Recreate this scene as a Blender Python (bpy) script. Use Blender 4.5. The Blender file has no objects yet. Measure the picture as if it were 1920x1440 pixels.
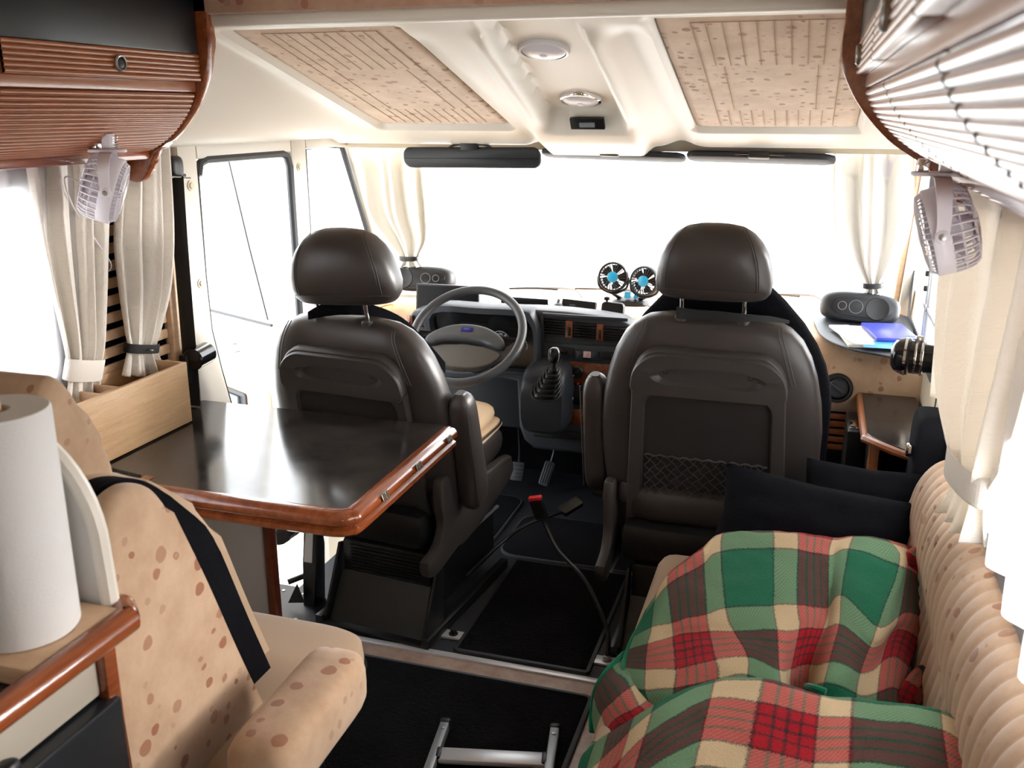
import bpy, bmesh, math, random
from mathutils import Vector, Matrix, noise
random.seed(7)
R = math.radians
S = bpy.context.scene
COL = S.collection
# ------------------------------------------------------------------ camera, sky, exposure
F_PX, YAW, PITCH, EYE = 1770.0, R(17.5), math.atan(514 / 1770.0), 1.62
cam_d = bpy.data.cameras.new('camera')
cam = bpy.data.objects.new('camera', cam_d)
COL.objects.link(cam)
cam_d.sensor_width = 36.0
cam_d.lens = F_PX / 1920.0 * 36.0
cam_d.clip_start = 0.02
cam.location = (0, 0, EYE)
cam.rotation_euler = (R(90) - PITCH, 0, YAW)
cam_d.dof.use_dof = True
cam_d.dof.focus_distance = 2.9
cam_d.dof.aperture_fstop = 6.3
S.camera = cam
W = bpy.data.worlds.new('overcast_sky')
S.world = W
W.use_nodes = True
bgn = W.node_tree.nodes['Background']
bgn.inputs[0].default_value = (0.93, 0.965, 1.0, 1)
bgn.inputs[1].default_value = 1.0
sun_d = bpy.data.lights.new('hazy_sun', 'SUN')
sun_d.energy = 2.2; sun_d.angle = R(30); sun_d.color = (1.0, 0.96, 0.90)
sun = bpy.data.objects.new('hazy_sun', sun_d); COL.objects.link(sun)
sun.rotation_euler = Vector((-0.87, -0.48, -0.15)).to_track_quat('-Z', 'Y').to_euler()
S.view_settings.view_transform = 'Standard'
S.view_settings.look = 'None'
S.view_settings.gamma = 1.0
S.view_settings.use_curve_mapping = False
S.view_settings.exposure = 3.0

# ------------------------------------------------------------------ measuring helpers (photo pixel -> point in the vehicle)
_cy, _sy, _cp, _sp = math.cos(YAW), math.sin(YAW), math.cos(PITCH), math.sin(PITCH)
def ray(u, v):
    a = (u - 960) / F_PX; b = -(v - 720) / F_PX
    fw = _cp + _sp * b
    return Vector((a * _cy - fw * _sy, fw * _cy + a * _sy, b * _cp - _sp))
O = Vector((0, 0, EYE))
def PX(u, v, x): d = ray(u, v); return O + d * (x / d.x)
def PY(u, v, y): d = ray(u, v); return O + d * (y / d.y)
def PZ(u, v, z): d = ray(u, v); return O + d * ((z - EYE) / d.z)

# ------------------------------------------------------------------ object helpers
WORLD_PARENT = {}
def tag(o, label=None, cat=None, group=None, kind=None):
    if label: o['label'] = label
    if cat: o['category'] = cat
    if group: o['group'] = group
    if kind: o['kind'] = kind
    return o
def thing(name, label, cat, loc, rz=0.0, group=None, local=False):
    o = bpy.data.objects.new(name, None)
    COL.objects.link(o)
    o.location = loc
    o.rotation_euler = (0, 0, rz)
    o.empty_display_size = 0.05
    if not local:
        WORLD_PARENT[o.name] = (Matrix.Translation(Vector(loc)) @ Matrix.Rotation(rz, 4, 'Z')).inverted()
    return tag(o, label, cat, group)
def adopt(o, parent):
    if parent is not None:
        o.parent = parent
        if parent.name in WORLD_PARENT:
            o.matrix_parent_inverse = WORLD_PARENT[parent.name]
    return o
def frame(o, x, y):
    x = Vector(x).normalized(); y = Vector(y); z = x.cross(y).normalized(); y = z.cross(x)
    M = Matrix((x, y, z)).transposed().to_4x4(); M.translation = Vector(o); return M
def T(x, y, z): return Matrix.Translation(Vector((x, y, z)))
def RX(a): return Matrix.Rotation(R(a), 4, 'X')
def RY(a): return Matrix.Rotation(R(a), 4, 'Y')
def RZ(a): return Matrix.Rotation(R(a), 4, 'Z')
def catmull(p, n, closed=False):
    p = [Vector(q) for q in p]; out = []; m = len(p)
    if m < 3 and not closed: 
        return [p[0].lerp(p[-1], i / n) for i in range(n + 1)]
    for i in range(m if closed else m - 1):
        if closed: a, b, c, d = p[i - 1], p[i], p[(i + 1) % m], p[(i + 2) % m]
        else: a, b, c, d = p[max(i - 1, 0)], p[i], p[i + 1], p[min(i + 2, m - 1)]
        for k in range(n):
            t = k / n
            out.append(0.5 * ((2 * b) + (c - a) * t + (2 * a - 5 * b + 4 * c - d) * t * t + (3 * b - a - 3 * c + d) * t ** 3))
    if not closed: out.append(p[-1])
    return out
def rrect(w, h, r, n=5, cx=0, cy=0):
    """rounded rectangle outline, half sizes w,h; r a number or four radii (tr, tl, bl, br)"""
    rs = r if isinstance(r, (tuple, list)) else (r,) * 4
    out = []
    for k, (sx, sy) in enumerate(((1, 1), (-1, 1), (-1, -1), (1, -1))):
        q = rs[k]; ox, oy = cx + sx * (w - q), cy + sy * (h - q)
        for i in range(n + 1):
            a = R(90 * k) + R(90) * i / n
            out.append((ox + q * math.cos(a), oy + q * math.sin(a)))
    return out
def ell(a, b, n=24, cx=0, cy=0): return [(cx + a * math.cos(2 * math.pi * i / n), cy + b * math.sin(2 * math.pi * i / n)) for i in range(n)]
def sel(a, b, e, n=32):
    out = []
    for i in range(n):
        t = 2 * math.pi * i / n; c, s = math.cos(t), math.sin(t)
        out.append((a * math.copysign(abs(c) ** (2 / e), c), b * math.copysign(abs(s) ** (2 / e), s)))
    return out
class MB:
    def __init__(s): s.v = []; s.f = []; s.uv = None
    def add(s, vs, fs, M=None):
        o = len(s.v)
        for q in vs:
            q = Vector(q)
            s.v.append(tuple(M @ q if M is not None else q))
        s.f += [tuple(i + o for i in f) for f in fs]; return s
    def bm(s, bm, M=None):
        bm.verts.ensure_lookup_table(); bm.verts.index_update()
        s.add([v.co.copy() for v in bm.verts], [[v.index for v in f.verts] for f in bm.faces], M); bm.free(); return s
    def box(s, c, d, bev=0.0, M=None, seg=2):
        b = bmesh.new(); bmesh.ops.create_cube(b, size=1.0)
        for v in b.verts: v.co = Vector((v.co.x * d[0] + c[0], v.co.y * d[1] + c[1], v.co.z * d[2] + c[2]))
        if bev > 0: bmesh.ops.bevel(b, geom=b.edges[:], offset=min(bev, min(d) * 0.48), segments=seg, profile=0.5, affect='EDGES')
        return s.bm(b, M)
    def b2(s, lo, hi, bev=0.0, M=None, seg=2):
        return s.box([(a + b) / 2 for a, b in zip(lo, hi)], [abs(b - a) for a, b in zip(lo, hi)], bev, M, seg)
    def prism(s, poly, h, M=None, bev=0.0, seg=2, z0=0.0):
        b = bmesh.new(); vs = [b.verts.new((p[0], p[1], z0)) for p in poly]; f = b.faces.new(vs); f.normal_update()
        if f.normal.z > 0: f.normal_flip()
        r = bmesh.ops.extrude_face_region(b, geom=[f])
        top = [e for e in r['geom'] if isinstance(e, bmesh.types.BMVert)]
        for v in top: v.co.z += h
        if bev > 0:
            ed = [e for e in b.edges if abs(e.verts[0].co.z - e.verts[1].co.z) < 1e-7]
            bmesh.ops.bevel(b, geom=ed, offset=bev, segments=seg, profile=0.5, affect='EDGES')
        bmesh.ops.recalc_face_normals(b, faces=b.faces[:])
        return s.bm(b, M)
    def loft(s, rings, closed=True, caps=True, M=None):
        n = len(rings[0]); vs = [p for r in rings for p in r]; fs = []
        for i in range(len(rings) - 1):
            for j in range(n if closed else n - 1):
                k = (j + 1) % n
                fs.append((i * n + j, i * n + k, (i + 1) * n + k, (i + 1) * n + j))
        if caps:
            fs.append(tuple(range(n - 1, -1, -1))); m = (len(rings) - 1) * n; fs.append(tuple(range(m, m + n)))
        return s.add(vs, fs, M)
    def tube(s, pts, r, n=10, sm=0, closed=False, M=None, flat=1.0):
        p = catmull(pts, sm, closed) if sm else [Vector(q) for q in pts]
        m = len(p); rings = []; up = None
        for i in range(m):
            if closed: t = p[(i + 1) % m] - p[i - 1]
            else: t = p[min(i + 1, m - 1)] - p[max(i - 1, 0)]
            t.normalize()
            if up is None:
                up = Vector((0, 0, 1)) if abs(t.z) < 0.9 else Vector((0, 1, 0))
            a = t.cross(up)
            if a.length < 1e-5: a = t.cross(Vector((1, 0, 0)))
            a.normalize(); b = a.cross(t); up = b
            rr = r[i] if isinstance(r, (list, tuple)) and len(r) == m else (r if not isinstance(r, (list, tuple)) else r[0] + (r[-1] - r[0]) * i / max(m - 1, 1))
            rings.append([p[i] + a * (rr * math.cos(2 * math.pi * k / n)) + b * (rr * flat * math.sin(2 * math.pi * k / n)) for k in range(n)])
        if closed: rings.append(rings[0])
        return s.loft(rings, True, not closed, M)
    def lathe(s, prof, n=32, M=None, a0=0, a1=360):
        full = abs(a1 - a0) >= 359.9; rings = []
        k = n if full else n + 1
        for r, z in prof:
            rings.append([(r * math.cos(R(a0) + R(a1 - a0) * i / n), r * math.sin(R(a0) + R(a1 - a0) * i / n), z) for i in range(k)])
        return s.loft(rings, full, False, M)
    def disc(s, r, z, n=32, M=None, flip=False):
        p = [(r * math.cos(2 * math.pi * i / n), r * math.sin(2 * math.pi * i / n), z) for i in range(n)]
        return s.add(p, [tuple(range(n))[::-1] if flip else tuple(range(n))], M)
    def rod(s, a, b, r, n=10): return s.tube([a, b], r, n)
    def sq(s, c, d, e1=0.4, e2=0.4, nu=28, nv=16, M=None):
        def p(x, e): return math.copysign(abs(x) ** e, x)
        rings = []
        for i in range(1, nv):
            th = -math.pi / 2 + math.pi * i / nv; ct, st = p(math.cos(th), e1), p(math.sin(th), e1)
            rings.append([(c[0] + d[0] * ct * p(math.cos(2 * math.pi * j / nu), e2), c[1] + d[1] * ct * p(math.sin(2 * math.pi * j / nu), e2), c[2] + d[2] * st) for j in range(nu)])
        return s.loft(rings, True, True, M)
    def grid(s, fn, nu, nv, M=None, uv=None):
        vs = []; fs = []
        for i in range(nu + 1):
            for j in range(nv + 1):
                vs.append(fn(i / nu, j / nv))
        for i in range(nu):
            for j in range(nv):
                a = i * (nv + 1) + j; fs.append((a, a + nv + 1, a + nv + 2, a + 1))
        if uv:
            if s.uv is None: s.uv = []
            s.uv += [uv(i / nu, j / nv) for i in range(nu + 1) for j in range(nv + 1)]
        return s.add(vs, fs, M)
    def build(s, name, m, parent=None, smooth=True, ang=38, solid=0.0, sub=0):
        me = bpy.data.meshes.new(name)
        me.from_pydata(s.v, [], s.f); me.validate()
        bmx = bmesh.new(); bmx.from_mesh(me); bmesh.ops.recalc_face_normals(bmx, faces=bmx.faces[:]); bmx.to_mesh(me); bmx.free()
        if s.uv:
            ul = me.uv_layers.new(name='weave')
            for l in me.loops: ul.data[l.index].uv = s.uv[l.vertex_index]
        me.materials.append(m)
        if smooth:
            for p in me.polygons: p.use_smooth = True
            me.set_sharp_from_angle(angle=R(ang))
        o = bpy.data.objects.new(name, me); COL.objects.link(o); adopt(o, parent)
        if sub:
            q = o.modifiers.new('subdivision', 'SUBSURF'); q.levels = q.render_levels = sub
        if solid:
            q = o.modifiers.new('solidify', 'SOLIDIFY'); q.thickness = solid; q.offset = 0
        return o
def text(name, body, size, M, m, parent=None, ext=0.0004):
    c = bpy.data.curves.new(name, 'FONT'); c.body = body; c.size = size; c.extrude = ext
    c.align_x = 'CENTER'; c.align_y = 'CENTER'; c.materials.append(m)
    tmp = bpy.data.objects.new(name, c); COL.objects.link(tmp)
    me = bpy.data.meshes.new_from_object(tmp.evaluated_get(bpy.context.evaluated_depsgraph_get()))
    bpy.data.objects.remove(tmp); me.name = name; me.transform(M)
    o = bpy.data.objects.new(name, me); COL.objects.link(o); return adopt(o, parent)

# ------------------------------------------------------------------ materials
def mat(name, col, rough=0.5, metal=0.0, spec=0.5, coat=0.0, sheen=0.0):
    m = bpy.data.materials.new(name); m.use_nodes = True
    b = m.node_tree.nodes['Principled BSDF']
    b.inputs['Base Color'].default_value = (*col, 1); b.inputs['Roughness'].default_value = rough
    b.inputs['Metallic'].default_value = metal; b.inputs['Specular IOR Level'].default_value = spec
    b.inputs['Coat Weight'].default_value = coat; b.inputs['Coat Roughness'].default_value = 0.08
    b.inputs['Sheen Weight'].default_value = sheen
    return m
class NT:
    def __init__(s, m): s.m = m; s.t = m.node_tree; s.n = s.t.nodes; s.b = s.n['Principled BSDF']; s._o = None
    def node(s, ty, **k):
        q = s.n.new(ty)
        for a, v in k.items(): setattr(q, a, v)
        return q
    def link(s, a, b): s.t.links.new(a, b)
    def coord(s, sc=(1, 1, 1), out='Object', rot=(0, 0, 0)):
        if s._o is None: s._o = s.node('ShaderNodeTexCoord')
        mp = s.node('ShaderNodeMapping'); s.link(s._o.outputs[out], mp.inputs[0])
        mp.inputs['Scale'].default_value = sc; mp.inputs['Rotation'].default_value = rot; return mp.outputs[0]
    def noise(s, vec, scale, det=3, rough=0.55):
        q = s.node('ShaderNodeTexNoise'); s.link(vec, q.inputs['Vector']); q.inputs['Scale'].default_value = scale
        q.inputs['Detail'].default_value = det; q.inputs['Roughness'].default_value = rough; return q.outputs[0]
    def math(s, op, a, b=None, c=None):
        q = s.node('ShaderNodeMath', operation=op)
        for i, x in enumerate((a, b, c)):
            if x is None: continue
            if isinstance(x, (int, float)): q.inputs[i].default_value = x
            else: s.link(x, q.inputs[i])
        return q.outputs[0]
    def ramp(s, fac, stops, interp='LINEAR'):
        q = s.node('ShaderNodeValToRGB'); q.color_ramp.interpolation = interp; e = q.color_ramp.elements
        while len(e) < len(stops): e.new(0.5)
        for i, (p, c) in enumerate(stops): e[i].position = p; e[i].color = (*c, 1) if len(c) == 3 else c
        s.link(fac, q.inputs[0]); return q.outputs[0]
    def mix(s, fac, a, b, mode='MIX'):
        q = s.node('ShaderNodeMix', data_type='RGBA', blend_type=mode)
        for i, x in ((0, fac), (6, a), (7, b)):
            if isinstance(x, (int, float)): q.inputs[i].default_value = x
            elif isinstance(x, tuple): q.inputs[i].default_value = (*x, 1)
            else: s.link(x, q.inputs[i])
        return q.outputs[2]
    def color(s, c): s.link(c, s.b.inputs['Base Color'])
    def bump(s, h, st=0.3, dist=0.002):
        q = s.node('ShaderNodeBump'); q.inputs['Strength'].default_value = st; q.inputs['Distance'].default_value = dist
        s.link(h, q.inputs['Height']); s.link(q.outputs[0], s.b.inputs['Normal'])
def m_plain_bump(name, col, rough, sc, st, dist=0.001, var=0.1, **k):
    m = mat(name, col, rough, **k); t = NT(m); v = t.coord(); n = t.noise(v, sc, 4)
    t.bump(n, st, dist); w = t.noise(v, 6, 3)
    t.color(t.mix(w, tuple(c * (1 - var) for c in col), tuple(min(1, c * (1 + var)) for c in col))); return m
def m_wood(name, dark, light, sc=(14, 1.2, 14), rough=0.28, coat=0.5, dist=1.0):
    m = mat(name, light, rough, coat=coat); t = NT(m); v = t.coord(sc)
    n = t.noise(v, 3.0, 6, 0.62); n2 = t.noise(t.coord(tuple(a * 6 for a in sc)), 4.0, 3)
    f = t.math('ADD', t.math('MULTIPLY', n, 0.75), t.math('MULTIPLY', n2, 0.25))
    t.color(t.ramp(f, [(0.32, dark), (0.68, light)])); t.bump(n2, 0.05, 0.0005); return m
def m_spots(name, base=(0.51, 0.355, 0.24), spot=(0.27, 0.095, 0.045), sc=21.0, thr=0.44, rad=0.28, rough=0.95):
    m = mat(name, base, rough, spec=0.15, sheen=0.35); t = NT(m); v = t.coord()
    wn = t.node('ShaderNodeTexNoise'); t.link(v, wn.inputs['Vector']); wn.inputs['Scale'].default_value = 30
    mixv = t.node('ShaderNodeMix', data_type='VECTOR'); mixv.inputs[0].default_value = 0.012
    t.link(v, mixv.inputs[4]); t.link(wn.outputs['Color'], mixv.inputs[5])
    col = None
    nz = t.noise(v, 9, 5, 0.65)
    b = t.mix(t.ramp(nz, [(0.35, (0, 0, 0)), (0.7, (1, 1, 1))]), tuple(c * q for c, q in zip(base, (0.86, 0.80, 0.74))), tuple(min(1, c * 1.12) for c in base))
    for k, (s_, th, rd, c) in enumerate(((sc, thr, rad, spot), (sc * 1.5, 0.72, rad * 1.05, tuple(0.55 * p + 0.45 * q for p, q in zip(base, spot))))):
        vo = t.node('ShaderNodeTexVoronoi'); vo.inputs['Scale'].default_value = s_; vo.inputs['Randomness'].default_value = 0.9
        t.link(mixv.outputs[1], vo.inputs['Vector'])
        sep = t.node('ShaderNodeSeparateColor'); t.link(vo.outputs['Color'], sep.inputs[0])
        keep = t.math('GREATER_THAN', sep.outputs[0], 1 - th if k == 0 else th)
        near = t.math('LESS_THAN', vo.outputs['Distance'], t.math('MULTIPLY_ADD', sep.outputs[1], rd * 0.6, rd * 0.5))
        fac = t.math('MULTIPLY', t.math('MULTIPLY', keep, near), t.math('MULTIPLY_ADD', sep.outputs[2], 0.40, 0.55))
        b = t.mix(fac, b, c)
    t.color(b); t.bump(t.noise(v, 260, 2), 0.25, 0.001); return m
def m_cloth(name, col, trans=0.35, clear=0.0, weave=0.0):
    m = bpy.data.materials.new(name); m.use_nodes = True; nt = m.node_tree; t = NT(m)
    b = t.b; b.inputs['Base Color'].default_value = (*col, 1); b.inputs['Roughness'].default_value = 0.9; b.inputs['Specular IOR Level'].default_value = 0.1
    tr = t.node('ShaderNodeBsdfTranslucent'); tr.inputs[0].default_value = (*col, 1)
    mx = t.node('ShaderNodeMixShader'); mx.inputs[0].default_value = trans
    t.link(b.outputs[0], mx.inputs[1]); t.link(tr.outputs[0], mx.inputs[2]); out = nt.nodes['Material Output']; last = mx.outputs[0]
    if clear:
        tp = t.node('ShaderNodeBsdfTransparent'); m2 = t.node('ShaderNodeMixShader'); m2.inputs[0].default_value = clear
        t.link(last, m2.inputs[1]); t.link(tp.outputs[0], m2.inputs[2]); last = m2.outputs[0]
    t.link(last, out.inputs[0])
    if weave:
        v = t.coord((weave, weave, weave)); w = t.node('ShaderNodeTexWave', wave_type='BANDS', bands_direction='Z'); t.link(v, w.inputs[0]); w.inputs['Scale'].default_value = 1
        w2 = t.node('ShaderNodeTexWave', wave_type='BANDS', bands_direction='Y'); t.link(v, w2.inputs[0]); w2.inputs['Scale'].default_value = 1
        t.bump(t.math('MULTIPLY', w.outputs[1], w2.outputs[1]), 0.35, 0.002)
    return m
def m_glass(name, tint=(1, 1, 1), refl=0.06):
    m = bpy.data.materials.new(name); m.use_nodes = True; t = NT(m); t.n.remove(t.b)
    tp = t.node('ShaderNodeBsdfTransparent'); tp.inputs[0].default_value = (*tint, 1)
    gl = t.node('ShaderNodeBsdfGlossy'); gl.inputs['Roughness'].default_value = 0.02
    mx = t.node('ShaderNodeMixShader'); mx.inputs[0].default_value = refl
    t.link(tp.outputs[0], mx.inputs[1]); t.link(gl.outputs[0], mx.inputs[2]); t.link(mx.outputs[0], t.n['Material Output'].inputs[0]); return m
def m_tartan():
    m = mat('tartan_wool', (0.3, 0.1, 0.08), 1.0, spec=0.05, sheen=0.06); t = NT(m)
    uv = t.node('ShaderNodeUVMap', uv_map='weave'); sep = t.node('ShaderNodeSeparateXYZ'); t.link(uv.outputs[0], sep.inputs[0])
    wob = t.node('ShaderNodeTexNoise'); t.link(uv.outputs[0], wob.inputs['Vector']); wob.inputs['Scale'].default_value = 150; wob.inputs['Detail'].default_value = 2
    G, C, Rd, K = (0.008, 0.15, 0.075), (0.66, 0.50, 0.30), (0.42, 0.009, 0.020), (0.03, 0.026, 0.026)
    cols = []
    for k in (0, 1):
        x = t.math('FRACT', t.math('ADD', t.math('ADD', sep.outputs[k], 10.0), t.math('MULTIPLY', t.math('SUBTRACT', wob.outputs[0], 0.5), 0.042)))
        cols.append(t.ramp(x, [(0.0, K), (0.012, G), (0.39, K), (0.402, C), (0.570, K), (0.582, Rd), (0.640, K), (0.655, Rd), (0.697, K), (0.711, Rd), (0.755, K), (0.769, Rd), (0.825, K), (0.837, C)], 'CONSTANT'))
    # twill: warp shows on half the surface, weft on the other
    tw = t.node('ShaderNodeTexWave', wave_type='BANDS', bands_direction='DIAGONAL'); t.link(uv.outputs[0], tw.inputs[0]); tw.inputs['Scale'].default_value = 26; tw.inputs['Distortion'].default_value = 1.5; tw.inputs['Detail'].default_value = 2; tw.inputs['Detail Scale'].default_value = 6
    fac = t.ramp(tw.outputs[1], [(0.15, (0.32,) * 3), (0.85, (0.68,) * 3)])
    c = t.mix(fac, cols[0], cols[1])
    g = t.node('ShaderNodeGamma'); t.link(t.mix(1.0, cols[0], cols[1], 'MULTIPLY'), g.inputs[0]); g.inputs[1].default_value = 0.5
    c = t.mix(0.33, g.outputs[0], c)
    fz = t.noise(t.coord(), 55, 5, 0.7)
    c = t.mix(t.math('MULTIPLY', fz, 0.04), c, (0.42, 0.36, 0.30))
    fib = t.noise(t.coord(), 420, 4, 0.7)
    c = t.mix(t.math('MULTIPLY', fib, 0.9), c, t.mix(1.0, c, (0.62, 0.60, 0.60), 'MULTIPLY'))
    t.color(c); t.bump(t.noise(t.coord(), 260, 4, 0.7), 0.8, 0.004); return m
M = {}
M['leather'] = m_plain_bump('taupe_leather', (0.040, 0.033, 0.031), 0.38, 420, 0.10, 0.0006, 0.06)
M['shell'] = m_plain_bump('taupe_plastic', (0.045, 0.039, 0.036), 0.5, 700, 0.15, 0.0004, 0.04)
M['seatcloth'] = m_plain_bump('dark_seat_cloth', (0.025, 0.0225, 0.0215), 0.9, 350, 0.4, 0.001, 0.12, spec=0.2)
M['black'] = mat('black_plastic', (0.006, 0.006, 0.007), 0.42)
M['blackgloss'] = mat('black_gloss', (0.008, 0.008, 0.009), 0.12)
M['blackmetal'] = m_plain_bump('black_painted_steel', (0.010, 0.010, 0.011), 0.35, 60, 0.05)
M['fleece'] = m_plain_bump('black_fleece', (0.006, 0.006, 0.008), 1.0, 300, 0.8, 0.003, 0.2, spec=0.05)
M['corduroy'] = m_plain_bump('black_corduroy', (0.005, 0.0052, 0.007), 0.95, 260, 0.8, 0.003, 0.3, spec=0.1, sheen=0.02)
M['dash'] = m_plain_bump('grey_dash_plastic', (0.032, 0.037, 0.046), 0.48, 900, 0.2, 0.0004, 0.03)
M['wheelgrey'] = m_plain_bump('grey_wheel_foam', (0.050, 0.053, 0.057), 0.45, 900, 0.15, 0.0004, 0.03)
M['hubbeige'] = mat('grey_beige_hub', (0.085, 0.075, 0.062), 0.55)
M['cream'] = m_plain_bump('cream_plastic', (0.76, 0.715, 0.635), 0.38, 500, 0.05, 0.0004, 0.02)
M['creamwall'] = m_plain_bump('cream_wall_board', (0.74, 0.64, 0.49), 0.6, 300, 0.05, 0.0004, 0.03)
M['white'] = mat('white_plastic', (0.78, 0.74, 0.80), 0.35)
M['panelwhite'] = mat('white_laminate', (0.62, 0.60, 0.57), 0.4)
M['greycream'] = mat('dull_cream_front', (0.40, 0.355, 0.29), 0.5)
M['bronze'] = mat('dull_bronze', (0.20, 0.17, 0.13), 0.35, 0.9)
M['lampwhite'] = mat('lamp_frosted_lens', (0.72, 0.70, 0.74), 0.25)
M['cherry'] = m_wood('cherry_wood', (0.155, 0.032, 0.009), (0.33, 0.085, 0.022), rough=0.24, coat=0.7)
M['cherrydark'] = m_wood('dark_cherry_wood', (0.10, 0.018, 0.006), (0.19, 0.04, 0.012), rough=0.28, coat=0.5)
M['ribwood'] = m_wood('ribbed_cherry_wood', (0.26, 0.072, 0.022), (0.38, 0.125, 0.042), rough=0.36, coat=0.9)
M['ribwood'].node_tree.nodes['Principled BSDF'].inputs['Coat Roughness'].default_value = 0.2
M['burl'] = m_wood('burl_trim', (0.09, 0.022, 0.008), (0.26, 0.07, 0.02), (20, 20, 20), rough=0.2, coat=0.8)
M['bamboo'] = m_wood('bamboo', (0.50, 0.31, 0.16), (0.66, 0.44, 0.25), (2, 2, 30), rough=0.5, coat=0.0)
M['beech'] = m_wood('beech', (0.56, 0.36, 0.22), (0.70, 0.48, 0.31), (2, 4, 26), rough=0.55, coat=0.0)
M['counter'] = m_plain_bump('dark_marbled_laminate', (0.018, 0.017, 0.017), 0.27, 30, 0.02, 0.0003, 0.2)
t_ = NT(M['counter']); v_ = t_.coord(); n_ = t_.noise(v_, 7, 7, 0.7)
t_.color(t_.ramp(n_, [(0.33, (0.011, 0.011, 0.012)), (0.66, (0.058, 0.049, 0.044))])); t_.link(t_.math('MULTIPLY_ADD', n_, 0.14, 0.07), t_.b.inputs['Roughness'])
M['doorblack'] = mat('dark_blue_black_laminate', (0.007, 0.010, 0.014), 0.30)
M['spots'] = m_spots('spotted_beige_velour')
M['spotsdash'] = m_spots('spotted_dash_velour', (0.66, 0.46, 0.31), (0.38, 0.18, 0.10), 24)
M['spotsroof'] = m_spots('spotted_roof_velour', (0.64, 0.48, 0.35), (0.30, 0.13, 0.065), 30, 0.66, 0.32)
M['spotsdark'] = m_spots('spotted_pelmet_velour', (0.50, 0.33, 0.24), (0.36, 0.13, 0.09), 17, 0.5, 0.30)
M['velour'] = m_plain_bump('plain_beige_velour', (0.45, 0.315, 0.21), 0.95, 260, 0.3, 0.001, 0.06, spec=0.1, sheen=0.3)
M['seam'] = mat('dark_stitching', (0.43, 0.29, 0.20), 0.9)
M['cushion'] = m_plain_bump('tan_cotton', (0.60, 0.44, 0.29), 0.9, 400, 0.3, 0.001, 0.05, spec=0.1)
M['curtain'] = m_cloth('cream_curtain_cloth', (0.95, 0.905, 0.84), 0.16, 0.0, 62)
M['voile'] = m_cloth('ivory_cab_curtain', (0.88, 0.855, 0.80), 0.13, 0.0)
M['sheer'] = m_cloth('white_sheer', (0.95, 0.94, 0.95), 0.60, 0.45)
M['carpet'] = m_plain_bump('black_carpet_pile', (0.010, 0.010, 0.011), 1.0, 110, 1.0, 0.012, 0.4, spec=0.08)
M['mat'] = m_plain_bump('dark_floor_mat', (0.012, 0.013, 0.017), 0.95, 300, 0.5, 0.002, 0.15, spec=0.1)
M['edging'] = mat('grey_mat_edging', (0.09, 0.10, 0.115), 0.7)
M['cabfloor'] = m_plain_bump('charcoal_floor_panel', (0.030, 0.032, 0.040), 0.5, 200, 0.1, 0.0006, 0.1)
M['alu'] = m_plain_bump('brushed_aluminium', (0.74, 0.74, 0.76), 0.38, 200, 0.05, 0.0003, 0.03, metal=0.45)
M['alugrey'] = mat('painted_aluminium', (0.42, 0.43, 0.45), 0.4, 0.5)
M['chrome'] = mat('chrome', (0.75, 0.75, 0.77), 0.08, 1.0)
M['steel'] = mat('dull_steel', (0.42, 0.41, 0.40), 0.35, 0.9)
M['vinyl'] = mat('pink_marbled_vinyl', (0.5, 0.36, 0.29), 0.35)
t_ = NT(M['vinyl']); v_ = t_.coord(); n_ = t_.noise(v_, 16, 6, 0.65)
t_.color(t_.ramp(n_, [(0.3, (0.36, 0.22, 0.165)), (0.7, (0.55, 0.42, 0.34))]))
M['paper'] = m_plain_bump('paper_towel', (0.68, 0.67, 0.665), 0.95, 220, 0.4, 0.001, 0.02, spec=0.1)
M['sheet'] = mat('paper_white', (0.80, 0.78, 0.74), 0.8)
M['blue'] = mat('blue_folder', (0.045, 0.06, 0.42), 0.35)
M['skyblue'] = mat('light_blue_card', (0.05, 0.30, 0.66), 0.4)
M['hub'] = mat('cyan_fan_hub', (0.02, 0.33, 0.62), 0.35)
M['bluebadge'] = mat('blue_badge', (0.010, 0.013, 0.16), 0.25)
M['marks'] = mat('dial_marks', (0.75, 0.75, 0.78), 0.6)
M['badgetext'] = mat('badge_letter_blue', (0.16, 0.20, 0.55), 0.4)
M['pinkbutton'] = mat('pale_pink_button', (0.72, 0.52, 0.47), 0.4)
M['red'] = mat('red_button', (0.75, 0.02, 0.025), 0.4)
M['belt'] = m_plain_bump('black_webbing', (0.006, 0.007, 0.009), 0.7, 500, 0.3, 0.0006, 0.1)
M['visor'] = mat('charcoal_visor', (0.013, 0.016, 0.020), 0.55)
M['screen'] = mat('dark_screen', (0.008, 0.007, 0.008), 0.35, spec=0.2)
M['rubber'] = mat('dark_rubber_seal', (0.020, 0.022, 0.026), 0.5)
M['framegrey'] = mat('grey_window_frame', (0.20, 0.22, 0.25), 0.4)
M['binding'] = m_plain_bump('green_blanket_binding', (0.0, 0.13, 0.06), 1.0, 300, 0.5, 0.001, 0.2, spec=0.05, sheen=0.2)
M['tartan'] = m_tartan()
M['glass'] = m_glass('window_glass')
M['concrete'] = m_plain_bump('pale_paving', (0.62, 0.62, 0.60), 0.9, 40, 0.1)
M['yellow'] = mat('yellow_cord', (0.6, 0.34, 0.03), 0.6)
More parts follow.
